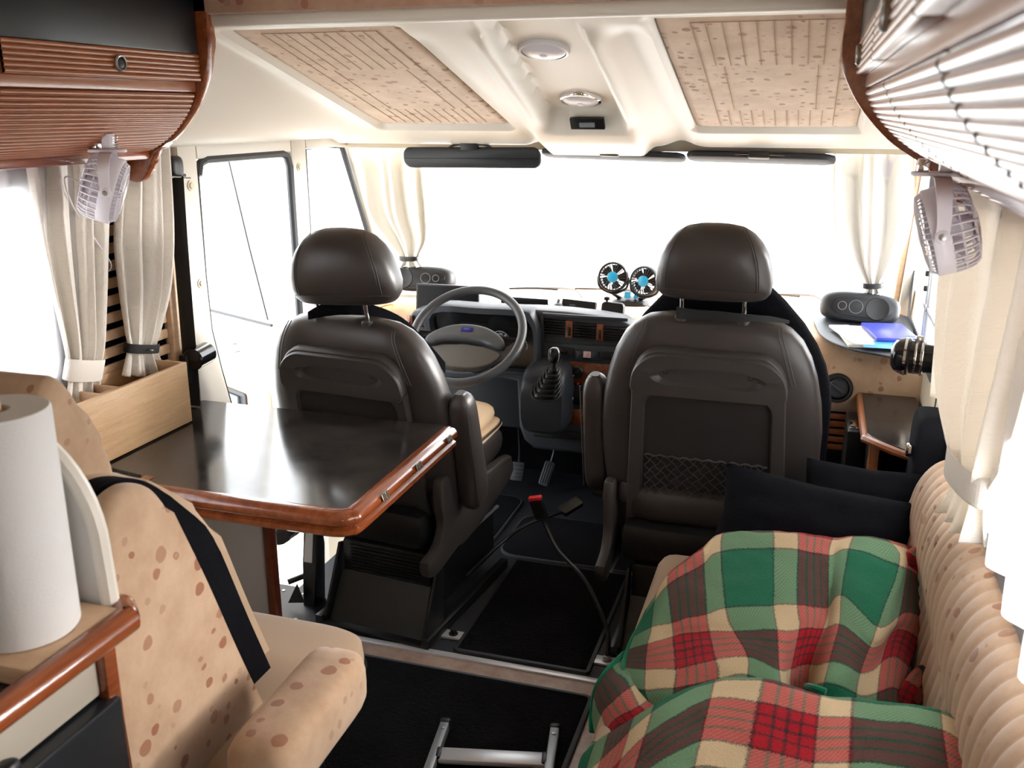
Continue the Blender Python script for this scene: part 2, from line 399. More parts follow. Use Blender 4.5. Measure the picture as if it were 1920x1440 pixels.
# ================================================================== the vehicle shell
XL, XR, ZC = -1.86, 0.40, 1.97
def struct(o): o['kind'] = 'structure'; return o
def cells(mb, axis, p0, p1, u0, u1, z0, z1, holes):
    us = sorted({u0, u1, *[h[0] for h in holes], *[h[1] for h in holes]}); zs = sorted({z0, z1, *[h[2] for h in holes], *[h[3] for h in holes]})
    for a, b in zip(us, us[1:]):
        for c, d in zip(zs, zs[1:]):
            um, zm = (a + b) / 2, (c + d) / 2
            if any(h[0] < um < h[1] and h[2] < zm < h[3] for h in holes): continue
            if axis == 'x': mb.b2((p0, a, c), (p1, b, d))
            elif axis == 'y': mb.b2((a, p0, c), (b, p1, d))
            else: mb.b2((a, c, p0), (b, d, p1))
    return mb
LWIN, LWIN2, LDOOR, LQ = (0.75, 1.93, 0.93, 1.47), (-1.4, -0.6, 1.0, 1.45), (2.515, 3.15, -0.3, 1.485), (3.25, 3.84, 0.88, 1.485)
RWIN, RWIN2, RCAB = (0.85, 2.62, 0.80, 1.46), (-1.4, -0.6, 1.0, 1.45), (2.95, 3.86, 0.84, 1.44)
struct(cells(MB(), 'x', XL - 0.04, XL, -2.5, 4.15, -0.3, 2.0, [LWIN, LWIN2, LDOOR, LQ]).build('wall_left', M['creamwall'], smooth=False))
struct(cells(MB(), 'x', XR, XR + 0.04, -2.5, 4.15, -0.3, 2.0, [RWIN, RWIN2, RCAB]).build('wall_right', M['creamwall'], smooth=False))
struct(cells(MB(), 'y', -2.54, -2.5, XL, XR, 0, 2.0, []).build('wall_back', M['creamwall'], smooth=False))
struct(cells(MB(), 'z', ZC, ZC + 0.04, XL, XR, -2.5, 4.15, []).build('ceiling', M['creamwall'], smooth=False))
m = MB(); m.b2((XL, 4.10, -0.3), (XR, 4.15, 0.80)); m.b2((XL, 3.52, 1.475), (XR, 3.56, ZC))
struct(m.build('wall_front', M['creamwall'], smooth=False))
m = MB(); m.b2((XL, -2.5, -0.05), (XR, 2.385, 0.0))
fl = struct(m.build('floor', M['vinyl'], smooth=False))
m = MB(); m.b2((-1.62, 2.385, -0.05), (XR, 4.12, 0.0)); m.b2((XL, 2.385, -0.05), (-1.62, 2.64, 0.0)); m.b2((XL, 3.20, -0.05), (-1.62, 4.12, 0.0))
cabf = m.build('cab_floor_panel', M['cabfloor'], fl, smooth=False)
m = MB()
for x, y in ((-1.70, 2.44), (-1.66, 2.60), (-1.52, 2.44), (-1.58, 2.60)): m.lathe([(0, 0.003), (0.006, 0.0025), (0.008, 0)], 10, T(x, y, 0))
m.build('floor_screw', M['steel'], cabf)
m = MB(); m.b2((-1.90, 2.62, -0.30), (-1.62, 3.28, -0.26)); m.b2((-1.63, 2.64, -0.26), (-1.615, 3.26, -0.05))
struct(m.build('trim_9', M['panelwhite'], smooth=False))
m = MB(); m.b2((-1.62, 2.378, -0.004), (XR, 2.402, 0.006), 0.002)
struct(m.build('trim_1', M['alu']))

# panes
def pane(name, lo, hi, parent=None):
    o = MB().b2(lo, hi).build(name, M['glass'], parent, smooth=False)
    return o if parent else struct(o)
def window(n, x, h, fw, inward, m_):
    """frame around an opening of a side wall, with its pane as a child"""
    mb = MB(); y0, y1, z0, z1 = h
    M_ = Matrix(((0, 0, 1, x), (1, 0, 0, (y0 + y1) / 2), (0, 1, 0, (z0 + z1) / 2), (0, 0, 0, 1)))
    o_, i_ = rrect((y1 - y0) / 2 + 0.012, (z1 - z0) / 2 + 0.012, 0.06), rrect((y1 - y0) / 2 - fw, (z1 - z0) / 2 - fw, 0.045)
    rings = [[(p[0], p[1], z) for p in q] for q, z in ((o_, -0.02), (o_, 0.012 * inward), (i_, 0.016 * inward), (i_, -0.02))]
    rings.append(rings[0]); mb.loft(rings, True, False, M_)
    f = struct(mb.build('window_%d' % n, m_))
    pane('pane', (x - 0.014, y0 + 0.012, z0 + 0.012), (x - 0.010, y1 - 0.012, z1 - 0.012), f); return f
window(1, XL, LWIN, 0.03, 1, M['framegrey'])
window(2, XL, LWIN2, 0.03, 1, M['framegrey'])
window(3, XR, RWIN, 0.03, -1, M['framegrey'])
window(4, XR, RWIN2, 0.03, -1, M['framegrey'])
w5 = window(5, XR, RCAB, 0.035, -1, M['rubber'])
m = MB()   # sliding pane frame of the right cab window
for y in (3.30, 3.36): m.b2((XR - 0.018, y, 0.86), (XR - 0.002, y + 0.022, 1.42), 0.003)
m.b2((XR - 0.018, 3.0, 0.98), (XR - 0.002, 3.82, 1.0), 0.003)
m.build('sliding_frame', M['alugrey'], w5)
m = MB()
for z in (1.05, 1.10, 1.20, 1.25): m.box((XR - 0.022, 3.371, z), (0.012, 0.012, 0.018), 0.003)
m.build('window_catch', M['black'], w5)
# quarter window left of the driver: slanted front post
q = MB()
pts = [(XL + 0.004, 3.268, 0.88), (XL + 0.004, 3.268, 1.478), (XL + 0.004, 3.575, 1.478), (XL + 0.004, 3.90, 0.88)]
q.tube(pts, 0.012, 8, closed=True)
wq = struct(q.build('window_6', M['rubber']))
MB().prism([(3.25, 0.88), (3.92, 0.88), (3.58, 1.485), (3.25, 1.485)], 0.004, Matrix(((0, 0, 1, XL - 0.012), (1, 0, 0, 0), (0, 1, 0, 0), (0, 0, 0, 1)))).build('pane', M['glass'], wq, smooth=False)
# front posts
MYZ = lambda x: Matrix(((0, 0, 1, x), (1, 0, 0, 0), (0, 1, 0, 0), (0, 0, 0, 1)))
for n, (x, m_) in enumerate(((XL, M['cream']), (XR - 0.05, M['cream']))):
    mb = MB(); mb.prism([(3.59, 1.49), (3.68, 1.49), (4.12, 0.80), (3.95, 0.80)], 0.05, MYZ(x), 0.008)
    struct(mb.build('trim_%d' % (2 + n), m_))
m = MB(); m.tube([(XR - 0.06, 3.62, 1.47), (XR - 0.06, 3.98, 0.82)], 0.012, 8); struct(m.build('trim_4', M['beech']))
# windscreen
m = MB(); m.add([(XL, 4.11, 0.80), (XR, 4.11, 0.80), (XR, 3.55, 1.50), (XL, 3.55, 1.50), (XL, 4.115, 0.80), (XR, 4.115, 0.80), (XR, 3.555, 1.50), (XL, 3.555, 1.50)],
      [(0, 1, 2, 3), (7, 6, 5, 4), (0, 4, 5, 1), (2, 6, 7, 3)])
struct(m.build('window_7', M['glass'], smooth=False))

# driver's door opening: moulded frame, rubber seal, buttons
m = MB()
m.prism([(2.44, 1.535), (2.535, 1.535), (2.529, 1.115), (2.535, 0.941), (2.567, 0.805), (2.61, 0.65), (2.639, 0.436), (2.649, 0.0), (2.44, 0.0)], 0.055, MYZ(XL), 0.012)
m.prism([(2.534, 1.474), (3.0935, 1.474), (3.0935, 1.535), (2.534, 1.535)], 0.055, MYZ(XL), 0.01)
m.prism([(3.094, -0.25), (3.20, -0.25), (3.20, 1.535), (3.094, 1.535)], 0.055, MYZ(XL), 0.012)
m.prism([(3.2005, 1.480), (3.62, 1.480), (3.62, 1.535), (3.2005, 1.535)], 0.055, MYZ(XL), 0.01)
fr = struct(m.build('trim_5', M['cream']))
sl = [(2.654, -0.2), (2.641, 0.436), (2.614, 0.65), (2.57, 0.805), (2.538, 0.941), (2.533, 1.115), (2.541, 1.426), (2.554, 1.46), (2.586, 1.472), (3.037, 1.472), (3.071, 1.463), (3.088, 1.426), (3.092, 1.018), (3.092, -0.2)]
m = MB(); m.tube([(XL + 0.045, y, z) for y, z in sl[6:]], 0.014, 8); m.tube([(XL + 0.045, y, z) for y, z in sl[:7]], 0.005, 8)
m.build('rubber_seal', M['rubber'], fr)
m = MB()
for y, z in ((2.485, 1.40), (2.49, 1.10), (3.135, 1.42)): m.lathe([(0, 0.006), (0.008, 0.006), (0.010, 0.002), (0.015, 0.002), (0.016, 0)], 14, T(XL + 0.056, y, z) @ RY(90))
m.build('clip_button', M['creamwall'], fr)
struct(MB().b2((XL, 2.36, 0.0), (XL + 0.035, 2.44, 1.55), 0.006).build('trim_6', M['beech']))

# open driver's door, swung out past square
dr = thing('driver_door', 'open cream driver door seen through the door opening on the left', 'door', (XL - 0.09, 3.22, -0.22))
th = R(117); dx = Vector((-math.sin(th), -math.cos(th), 0)); nx = Vector((math.cos(th), -math.sin(th), 0))
MD = Matrix(((dx.x, 0, nx.x, XL - 0.09), (dx.y, 0, nx.y, 3.22), (0, 1, 0, 0), (0, 0, 0, 1)))  # local: x along door, y up, z inner side
m = MB(); m.prism(rrect(0.345, 0.50, 0.05, cx=0.36, cy=0.285), 0.05, MD, 0.012); m.build('door_panel', M['cream'], dr)
m = MB()
for poly in ([(0.02, 0.785), (0.70, 0.775), (0.70, 0.80), (0.02, 0.815)], [(0.64, 0.78), (0.71, 0.78), (0.69, 1.47), (0.63, 1.47)], [(0.03, 0.79), (0.055, 0.79), (0.275, 1.47), (0.25, 1.47)], [(0.25, 1.43), (0.69, 1.43), (0.69, 1.475), (0.25, 1.475)]):
    m.prism(poly, 0.030, MD, 0.006, z0=0.005)
m.build('window_frame', M['cream'], dr)
MB().tube([MD @ V3 for V3 in (Vector((0.04, 0.80, 0.045)), Vector((0.64, 0.79, 0.045)))], 0.006, 6).build('glass_seal', M['rubber'], dr)
MB().tube([MD @ V3 for V3 in (Vector((0.06, 0.82, 0.048)), Vector((0.16, 1.10, 0.048)), Vector((0.265, 1.43, 0.048)))], 0.004, 6).build('glass_seal', M['rubber'], dr)
MB().prism([(0.05, 0.80), (0.66, 0.80), (0.66, 1.44), (0.28, 1.44)], 0.004, MD, z0=0.02).build('pane', M['glass'], dr, smooth=False)
m = MB(); m.prism(rrect(0.30, 0.17, 0.04, cx=0.37, cy=0.36), 0.012, MD, 0.005, z0=0.05); m.build('fabric_inset', M['spotsdash'], dr)
hx, hy = 0.33, 0.43
m = MB(); a, b = rrect(0.085, 0.048, 0.014), rrect(0.068, 0.034, 0.008)
rg = [[(p[0] + hx, p[1] + hy, z) for p in q] for q, z in ((a, 0.06), (a, 0.072), (b, 0.074), (b, 0.062))]; rg.append(rg[0])
m.loft(rg, True, False, MD); m.prism([(p[0] + hx, p[1] + hy) for p in b], 0.002, MD, z0=0.061); 
hd = m.build('door_handle', M['rubber'], dr)
MB().prism(rrect(0.038, 0.024, 0.006, cx=hx + 0.016, cy=hy), 0.012, MD, 0.003, z0=0.063).build('latch', M['framegrey'], hd)
m = MB(); m.tube([MD @ Vector(p) for p in ((0.32, 0.68, 0.05), (0.32, 0.68, 0.07), (0.30, 0.65, 0.075), (0.30, 0.65, 0.05))], 0.005, 6); m.build('pull', M['framegrey'], dr)
# exterior mirror beyond the quarter window
mr = thing('exterior_mirror', 'grey-edged outside mirror showing above the driver headrest', 'mirror', (-2.12, 3.75, 1.0))
c = Vector((-2.05, 3.72, 1.05)); MM = frame(c, (1, 0.15, 0), (0, 0.1, 1))
m = MB(); m.prism(rrect(0.10, 0.085, 0.03), 0.07, MM, 0.012, z0=-0.07); m.build('mirror_housing', M['framegrey'], mr)
MB().prism(rrect(0.090, 0.075, 0.024), 0.003, MM, z0=0.0).build('mirror_glass', M['chrome'], mr)
MB().tube([MM @ Vector((0, -0.07, -0.04)), (-1.98, 3.74, 0.90), (XL - 0.04, 3.74, 0.86)], 0.014, 8, 4).build('mirror_arm', M['framegrey'], mr)
# ground outside
struct(MB().b2((-14, -10, -0.62), (14, 22, -0.60)).build('ground', M['concrete'], smooth=False))

# ------------------------------------------------------------------ moulded roof shell over the cab (underside of the drop-down bed)
def sst(a, b, x): t = min(1, max(0, (x - a) / (b - a))); return t * t * (3 - 2 * t)
def inr(x, y, x0, x1, y0, y1, w): return sst(x0 - w, x0, x) * (1 - sst(x1, x1 + w, x)) * sst(y0 - w, y0, y) * (1 - sst(y1, y1 + w, y))
PL, PR = (-1.51, -1.03, 2.29, 3.23), (-0.385, 0.105, 2.29, 3.25)
def roof_d(x, y):
    d = 0.0
    f = (y - 2.25) / 1.2; xl, xr = -0.815 - 0.105 * f, -0.555 - 0.055 * f; ry = sst(2.30, 2.42, y)
    ry2 = 1 - sst(3.05, 3.25, y)
    d += ry * ry2 * (0.016 * math.exp(-((x - xl + 0.012) / 0.020) ** 2) + 0.016 * math.exp(-((x - xr - 0.012) / 0.020) ** 2))
    d -= ry * (0.012 * math.exp(-((x + 0.985) / 0.030) ** 2) + 0.022 * math.exp(-((x + 0.462) / 0.048) ** 2))
    ch = sst(xl, xl + 0.032, x) * (1 - sst(xr - 0.032, xr, x)) * (1 - sst(3.15, 3.215, y))
    d -= 0.058 * ch
    d += 0.034 * sst(3.10, 3.30, y) * sst(-0.975, -0.925, x) * (1 - sst(-0.60, -0.55, x))
    d -= 0.030 * (inr(x, y, *PL, 0.018) + inr(x, y, *PR, 0.018))
    return d
def roof_z(x, y, k=1.0):
    z = 1.495 + (3.45 - y) * 0.275 - k * roof_d(x, y)
    s = max(sst(-1.555, -1.80, x), sst(0.15, 0.36, x)) if (x < -1.555 or x > 0.15) else 0
    if z > 1.515: z = z + (1.515 - z) * s
    return z
xs = [-1.80 + 2.16 * i / 150 for i in range(151)]
def rf(u, v):
    x = -1.82 + 2.20 * u
    if v <= 0.9: y = 2.26 + (3.45 - 2.26) * v / 0.9; return (x, y, roof_z(x, y))
    k = (v - 0.9) / 0.1; z0 = roof_z(x, 3.45); return (x, 3.45 + 0.03 * math.sin(k * 1.57) , z0 + 0.10 * k * k)
m = MB(); m.grid(rf, 190, 100)
m.b2((-1.80, 2.215, 1.822), (0.36, 2.27, 1.858), 0.012)
m.b2((-1.84, 2.50, 1.515), (-1.795, 3.5, 1.95)); m.b2((0.345, 2.3, 1.515), (0.39, 3.5, 1.95))
rs = tag(m.build('roof_shell', M['cream'], ang=50), 'cream moulded roof shell above the cab with recessed centre channel', 'roof panel')
for nm, P in (('left', PL), ('right', PR)):
    x0, x1, y0, y1 = P
    f = lambda u, v: (x0 + (x1 - x0) * u, y0 + (y1 - y0) * v, 1.495 + (3.45 - (y0 + (y1 - y0) * v)) * 0.275 + 0.017 - 0.004 * (abs(2 * u - 1) ** 8 + abs(2 * v - 1) ** 12) * -1)
    pn = MB().grid(f, 24, 40).build('fabric_panel', M['spotsroof'], rs, solid=0.008)
    m = MB()
    def st(ax, ay, bx, by):
        g = lambda a, b: (x0 + (x1 - x0) * a, y0 + (y1 - y0) * b, 1.495 + (3.45 - (y0 + (y1 - y0) * b)) * 0.275 + 0.012)
        m.tube([g(ax, ay), g((ax + bx) / 2, (ay + by) / 2), g(bx, by)], 0.0010, 5)
    st(0.16, 0.05, 0.16, 0.96); st(0.86, 0.05, 0.86, 0.96); st(0.16, 0.05, 0.86, 0.05)
    for k in range(9): st(0.16 + 0.078 * (k + 1) - 0.01, 0.05, 0.16 + 0.078 * (k + 1) - 0.01, 0.36); st(0.16 + 0.07 * (k + 1), 0.79, 0.16 + 0.07 * (k + 1), 0.96)
    st(0.27, 0.37, 0.27, 0.78); st(0.75, 0.37, 0.75, 0.78)
    m.build('stitching', M['seam'], pn)
for k, (y, r) in enumerate(((2.62, 0.072), (3.07, 0.070))):
    x = -0.735 if k == 0 else -0.738; z = roof_z(x, y); ML = frame((x, y, z), (1, 0, 0), (0, -1, 0.275)) 
    t = thing('roof_lamp', ('larger round white roof lamp nearer the viewer in the centre channel', 'round white roof lamp above the black switch')[k], 'lamp', (x, y, z), group='round lamps in the cab roof')
    m = MB(); m.lathe([(r, -0.004), (r, 0.006), (r * 0.95, 0.012), (r * 0.86, 0.013)], 40, ML); m.build('lamp_rim', M['chrome'] if k else M['lampwhite'], t)
    m = MB(); m.lathe([(r * 0.87, 0.010), (r * 0.7, 0.017), (r * 0.4, 0.021), (0.001, 0.022)], 40, ML); m.build('lamp_lens', M['lampwhite'], t)
    m = MB(); m.lathe([(0.010, 0.020), (0.010, 0.024), (0.001, 0.025)], 12, ML); m.build('lamp_switch', M['white'], t)
# switch box in the end face of the channel
y = 3.190; x = -0.728; z = roof_z(x, y); MS = frame((x - 0.01, y - 0.012, z + 0.01), (1, 0, 0), (0, -0.62, 0.78))
t = thing('roof_switch', 'small black switch plate in the cream roof shell', 'switch', (x, y, z))
MB().prism(rrect(0.058, 0.022, 0.003), 0.012, MS, 0.002).build('switch_plate', M['black'], t)
MB().prism(rrect(0.026, 0.009, 0.002), 0.006, MS, 0.001, z0=0.011).build('rocker', M['framegrey'], t)
# velour pelmet closing the gap above the shell
struct(MB().b2((XL, 2.20, 1.852), (XR, 2.255, ZC), 0.008).build('trim_7', M['spotsdark']))
# ================================================================== overhead cabinets
MXZ = lambda y: Matrix(((1, 0, 0, 0), (0, 0, -1, y), (0, 1, 0, 0), (0, 0, 0, 1)))    # local (x, y, z) -> world (x, -z+y, y)
SLATS = {}
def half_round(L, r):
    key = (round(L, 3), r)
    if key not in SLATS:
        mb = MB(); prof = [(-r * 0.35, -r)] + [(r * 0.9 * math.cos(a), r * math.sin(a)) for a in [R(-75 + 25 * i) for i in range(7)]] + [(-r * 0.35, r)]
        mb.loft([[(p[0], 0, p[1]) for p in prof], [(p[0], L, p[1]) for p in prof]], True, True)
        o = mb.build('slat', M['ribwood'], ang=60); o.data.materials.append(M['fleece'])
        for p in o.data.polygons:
            if abs(p.normal.y) > .9: p.material_index = 1  # end faces coloured black: the shade in the gaps is painted on
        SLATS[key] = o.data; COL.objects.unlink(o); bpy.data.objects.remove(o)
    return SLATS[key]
def cabinet(side, y_splits, label, y_end=2.2):
    """side -1 = left wall, +1 = right wall; profile written for the left one and mirrored"""
    fx = (lambda x: x) if side < 0 else (lambda x: -1.47 - x)
    y0 = y_splits[0]
    xw = XL if side < 0 else XR
    t = thing('overhead_cabinet', label, 'cabinet', (fx(-1.70), (y0 + y_end) / 2, 1.47))
    # carcass, just behind the doors, coloured black to paint in the shade of the gaps
    prof = [(-1.545, ZC - 0.004), (-1.545, 1.757), (-1.575, 1.70), (-1.578, 1.655), (-1.607, 1.602), (-1.662, 1.545), (-1.725, 1.520), (-1.73, 1.512), (-1.855, 1.512), (-1.855, ZC - 0.004)]
    MB().prism([(fx(x), z) for x, z in prof], y_end - y0, MXZ(y_end)).build('carcass', M['fleece'], t, smooth=False)
    # end panel with its tail
    outl = [(-1.503, ZC - 0.004), (-1.500, 1.81), (-1.512, 1.73), (-1.538, 1.667), (-1.575, 1.612), (-1.625, 1.560), (-1.675, 1.525), (-1.705, 1.500), (-1.722, 1.470), (-1.745, 1.440), (-1.775, 1.430), (-1.815, 1.440), (-1.855, 1.445)]
    sm = catmull([Vector((x, z, 0)) for x, z in outl[1:-1]], 4)
    if side > 0: sm = [Vector((p.x + .018 * min(1, max(0, (1.80 - p.y) / .10)) * min(1, max(0, (p.y - 1.45) / .08)), p.y, 0)) for p in sm]
    poly = [outl[0]] + [(p.x, p.y) for p in sm] + [outl[-1], (-1.855, ZC - 0.004)]
    MB().prism([(fx(x), z) for x, z in poly], 0.030, MXZ(y_end + 0.030), 0.006).build('end_panel', M['cherry'], t, ang=50)
    arc = catmull([Vector((x, 0, z)) for x, z in ((-1.556, 1.660), (-1.577, 1.620), (-1.607, 1.585), (-1.645, 1.553), (-1.69, 1.527), (-1.735, 1.512))], 6)
    L = [0.0]
    for a, b in zip(arc, arc[1:]): L.append(L[-1] + (b - a).length)
    def at(s):
        for k in range(len(L) - 1):
            if L[k + 1] >= s: f = (s - L[k]) / (L[k + 1] - L[k]); d = (arc[k + 1] - arc[k]).normalized(); return arc[k].lerp(arc[k + 1], f), d
        return arc[-1], (arc[-1] - arc[-2]).normalized()
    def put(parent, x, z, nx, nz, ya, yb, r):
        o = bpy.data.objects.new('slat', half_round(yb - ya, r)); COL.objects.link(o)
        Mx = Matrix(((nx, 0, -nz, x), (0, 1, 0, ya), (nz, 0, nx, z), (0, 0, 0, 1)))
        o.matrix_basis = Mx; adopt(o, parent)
    for k, (a, b) in enumerate(zip(y_splits, y_splits[1:])):
        a2, b2 = a + 0.0065, b - 0.0065
        door = MB().b2((fx(-1.532), a2, 1.757), (fx(-1.548), b2, ZC - 0.01), 0.003).build('door', M['doorblack'], t)
        strip = MB().b2((fx(-1.537), a2, 1.690), (fx(-1.570), b2, 1.757), 0.002).build('ribbed_strip', M['ribwood'], t)
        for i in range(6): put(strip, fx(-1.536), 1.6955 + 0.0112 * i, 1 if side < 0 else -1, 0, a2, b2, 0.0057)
        yl = b - 0.31 if k == len(y_splits) - 2 else (a + b) / 2
        if k == len(y_splits) - 2 and side > 0: yl = b - 0.17
        ml = frame((fx(-1.530), yl, 1.722), (0, 1, 0), (0, 0, 1)) if side < 0 else frame((fx(-1.530), yl, 1.722), (0, -1, 0), (0, 0, 1))
        m = MB(); m.lathe([(0.019, -0.01), (0.019, 0.004), (0.0165, 0.007), (0.0140, 0.006), (0.0135, -0.001), (0.0, -0.002)], 24, ml); lk = m.build('lock', M['steel'], t)
        MB().lathe([(0.0125, -0.002), (0.0125, 0.004), (0.009, 0.006), (0, 0.0055)], 20, ml).build('lock_button', M['black'], lk)
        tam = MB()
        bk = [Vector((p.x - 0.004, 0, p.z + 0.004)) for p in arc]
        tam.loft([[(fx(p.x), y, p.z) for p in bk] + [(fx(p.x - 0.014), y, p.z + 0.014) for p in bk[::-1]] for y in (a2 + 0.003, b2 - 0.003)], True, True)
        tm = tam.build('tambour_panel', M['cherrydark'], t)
        s = 0.006
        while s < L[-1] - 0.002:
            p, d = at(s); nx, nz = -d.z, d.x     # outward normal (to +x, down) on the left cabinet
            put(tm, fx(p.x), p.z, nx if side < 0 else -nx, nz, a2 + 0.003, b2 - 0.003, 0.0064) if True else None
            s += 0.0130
    m = MB(); m.b2((fx(-1.552), y0, 1.664), (fx(-1.60), y_end, 1.690), 0.003); m.build('rail', M['ribwood'], t)
    m = MB(); m.b2((fx(-1.715), y0, 1.492), (fx(-1.777), y_end, 1.516), 0.005); m.b2((fx(-1.78), y0, 1.488), (fx(-1.855), y_end, 1.511), 0.003); m.build('bottom_board', M['cherry'], t)
    return t
cabinet(-1, [-0.6, 0.12, 0.85, 1.55, 2.2], 'left overhead cabinet of cherry wood with dark doors and fine ribs')
cabinet(1, [-0.6, 0.12, 0.845, 1.545, 2.2], 'right overhead cabinet with ribbed slats glinting white, close to the viewer')

# ------------------------------------------------------------------ clip-on fans
def clip_fan(c, ax, label, top, ph=.030):
    c = Vector(c); ax = Vector(ax).normalized(); hz = ax.cross(Vector((0, 0, 1))).normalized()
    MF = frame(c, hz, ax.cross(hz))                       # local z = blowing direction
    t = thing('clip_fan', label, 'fan', (c.x, c.y, c.z - 0.08), group='small white fans clipped under the cabinets')
    m = MB(); m.lathe([(0.079, -0.016), (0.081, -0.012), (0.081, 0.012), (0.079, 0.016), (0.075, 0.016), (0.075, -0.016), (0.079, -0.016)], 48, MF); m.build('rim', M['white'], t)
    m = MB()
    for k in range(44):
        a = 2 * math.pi * k / 44; q = [(0.018, 0.030), (0.05, 0.030), (0.070, 0.026), (0.077, 0.014)]
        m.tube([MF @ Vector((r * math.cos(a), r * math.sin(a), z)) for r, z in q], 0.0013, 4)
    for r, z in ((0.050, 0.030), (0.070, 0.026)): m.tube([MF @ Vector((r * math.cos(R(10 * i)), r * math.sin(R(10 * i)), z)) for i in range(36)], 0.0016, 5, closed=True)
    m.lathe([(0.020, 0.026), (0.020, 0.033), (0.012, 0.035), (0, 0.035)], 20, MF)
    m.build('front_grill', M['white'], t)
    m = MB()
    for k in range(30):
        a = 2 * math.pi * k / 30; q = [(0.079, -0.014), (0.077, -0.038), (0.066, -0.058), (0.030, -0.064)]
        m.tube([MF @ Vector((r * math.cos(a), r * math.sin(a), z)) for r, z in q], 0.0026, 4, 2)
    for r, z in ((0.077, -0.034), (0.066, -0.058)): m.tube([MF @ Vector((r * math.cos(R(10 * i)), r * math.sin(R(10 * i)), z)) for i in range(36)], 0.0020, 5, closed=True)
    m.lathe([(0.034, -0.058), (0.034, -0.066), (0.02, -0.069), (0, -0.069)], 24, MF); m.build('rear_grill', M['white'], t)
    m = MB(); m.lathe([(0, 0.022), (0.018, 0.020), (0.020, 0.0), (0.022, -0.055)], 20, MF)
    for k in range(5):
        a = 2 * math.pi * k / 5; ring = []
        for r in (0.018, 0.04, 0.068):
            w = 0.30 if r < 0.02 else 0.42
            ring.append([MF @ Vector((r * math.cos(a + w * s), r * math.sin(a + w * s), -0.02 + 0.016 * s + dz)) for s, dz in ((-1, 0), (0, 0.001), (1, 0), (1, -0.002), (0, -0.001), (-1, -0.002))])
        m.loft(ring, True, True)
    m.build('blades', M['white'], t)
    # yoke from the two pivots up to the clip plate
    up = Vector((0, 0, 1)); tp = Vector(top); m = MB()
    for s in (-1, 1):
        p0 = c + hz * (0.087 * s); u2 = (tp - c); 
        path = catmull([p0 - up * 0.012, p0 + up * 0.03, c + hz * (0.080 * s) + u2 * 0.72, c + hz * (0.045 * s) + u2 * 0.96, tp], 6)
        rg = []
        for i, p in enumerate(path):
            w = 0.011 + 0.006 * (i / len(path)); side = ax * w - up * (ax.z * w); n_ = hz * 0.0025
            rg.append([p - side - n_, p + side - n_, p + side + n_, p - side + n_])
        m.loft(rg, True, True)
        m.lathe([(0.013, -0.004), (0.013, 0.003), (0.010, 0.005), (0, 0.005)], 18, frame(p0, ax, (hz * s).cross(ax)))
    yk = m.build('yoke', M['white'], t)
    m = MB()
    for s in (-1, 1): m.lathe([(0.006, 0.003), (0.006, 0.007), (0, 0.008)], 12, frame(c + hz * (0.087 * s), ax, (hz * s).cross(ax)))
    m.build('pivot_screw', M['steel'], yk)
    m = MB(); m.prism(sel(0.052, 0.024, 2.4, 28), 0.007, T(*tp), 0.002); m.build('clip_plate', M['white'], t)
    m = MB(); m.b2((tp.x - 0.005, tp.y - 0.012, tp.z + 0.006), (tp.x + 0.018, tp.y + 0.012, tp.z + ph + .008), 0.004); m.build('clip_post', M['white'], t)
    m = MB(); m.tube([tp + Vector((0.027 + 0.006 * math.cos(i * 0.8), 0.006 * math.sin(i * 0.8), 0.008 + 0.0007 * i)) for i in range(int(ph * 1300))], 0.0010, 4); m.build('clip_spring', M['chrome'], t); MB().b2((tp.x - 0.042, tp.y - 0.010, tp.z + 0.006), (tp.x - 0.022, tp.y + 0.010, tp.z + ph), 0.003).build('clip_block', M['chrome'], t)
    return t
clip_fan((-1.638, 1.94, 1.432), (0.80, 0.50, -0.33), 'small white clip fan hanging under the left overhead cabinet', (-1.635, 1.94, 1.522), .036)
clip_fan((0.222, 1.9, 1.405), (-0.94, 0.02, -0.30), 'small white clip fan hanging under the right overhead cabinet', (0.216, 1.9, 1.505))
# white lead of the left fan
tag(MB().tube([(-1.70, 1.93, 1.44), (-1.77, 1.94, 1.46), (-1.80, 1.99, 1.38), (-1.79, 2.05, 1.28), (-1.80, 2.10, 1.22), (-1.81, 2.10, 1.20)], 0.002, 6, 6).build('fan_cable', M['white']), 'thin white cable trailing from the left clip fan', 'cable')

# ------------------------------------------------------------------ curtains
def curtain(name, rows, folds, amp, N, m_, label, cat='curtain', nu=90, sub=10, seed=0, ampmul=None, parent=None, group=None):
    """rows: list of (A, B) end points from top to bottom; folds along A->B pushed out along N"""
    A = catmull([r[0] for r in rows], sub); B = catmull([r[1] for r in rows], sub); N = Vector(N).normalized(); n = len(A) - 1
    am = ampmul or [1] * len(rows); AM = catmull([Vector((a, 0, 0)) for a in am], sub)
    rnd = random.Random(seed); ph = [rnd.uniform(-0.6, 0.6) for _ in range(6)]
    def fn(u, v):
        i = min(int(round(v * n)), n); p = A[i].lerp(B[i], u)
        x = u * folds * 2 * math.pi
        w = math.sin(x + 0.8 * math.sin(2.3 * u * math.pi + ph[0]) + 0.35 * math.sin(4 * v + ph[1])) + 0.35 * math.sin(2.1 * x + ph[2] + 2 * v)
        return p + N * (amp * AM[i].x * w)
    mb = MB(); mb.grid(fn, nu, n)
    o = mb.build(name, m_, parent, ang=80, solid=0.0016)
    return o if parent else tag(o, label, cat, group)
V = Vector
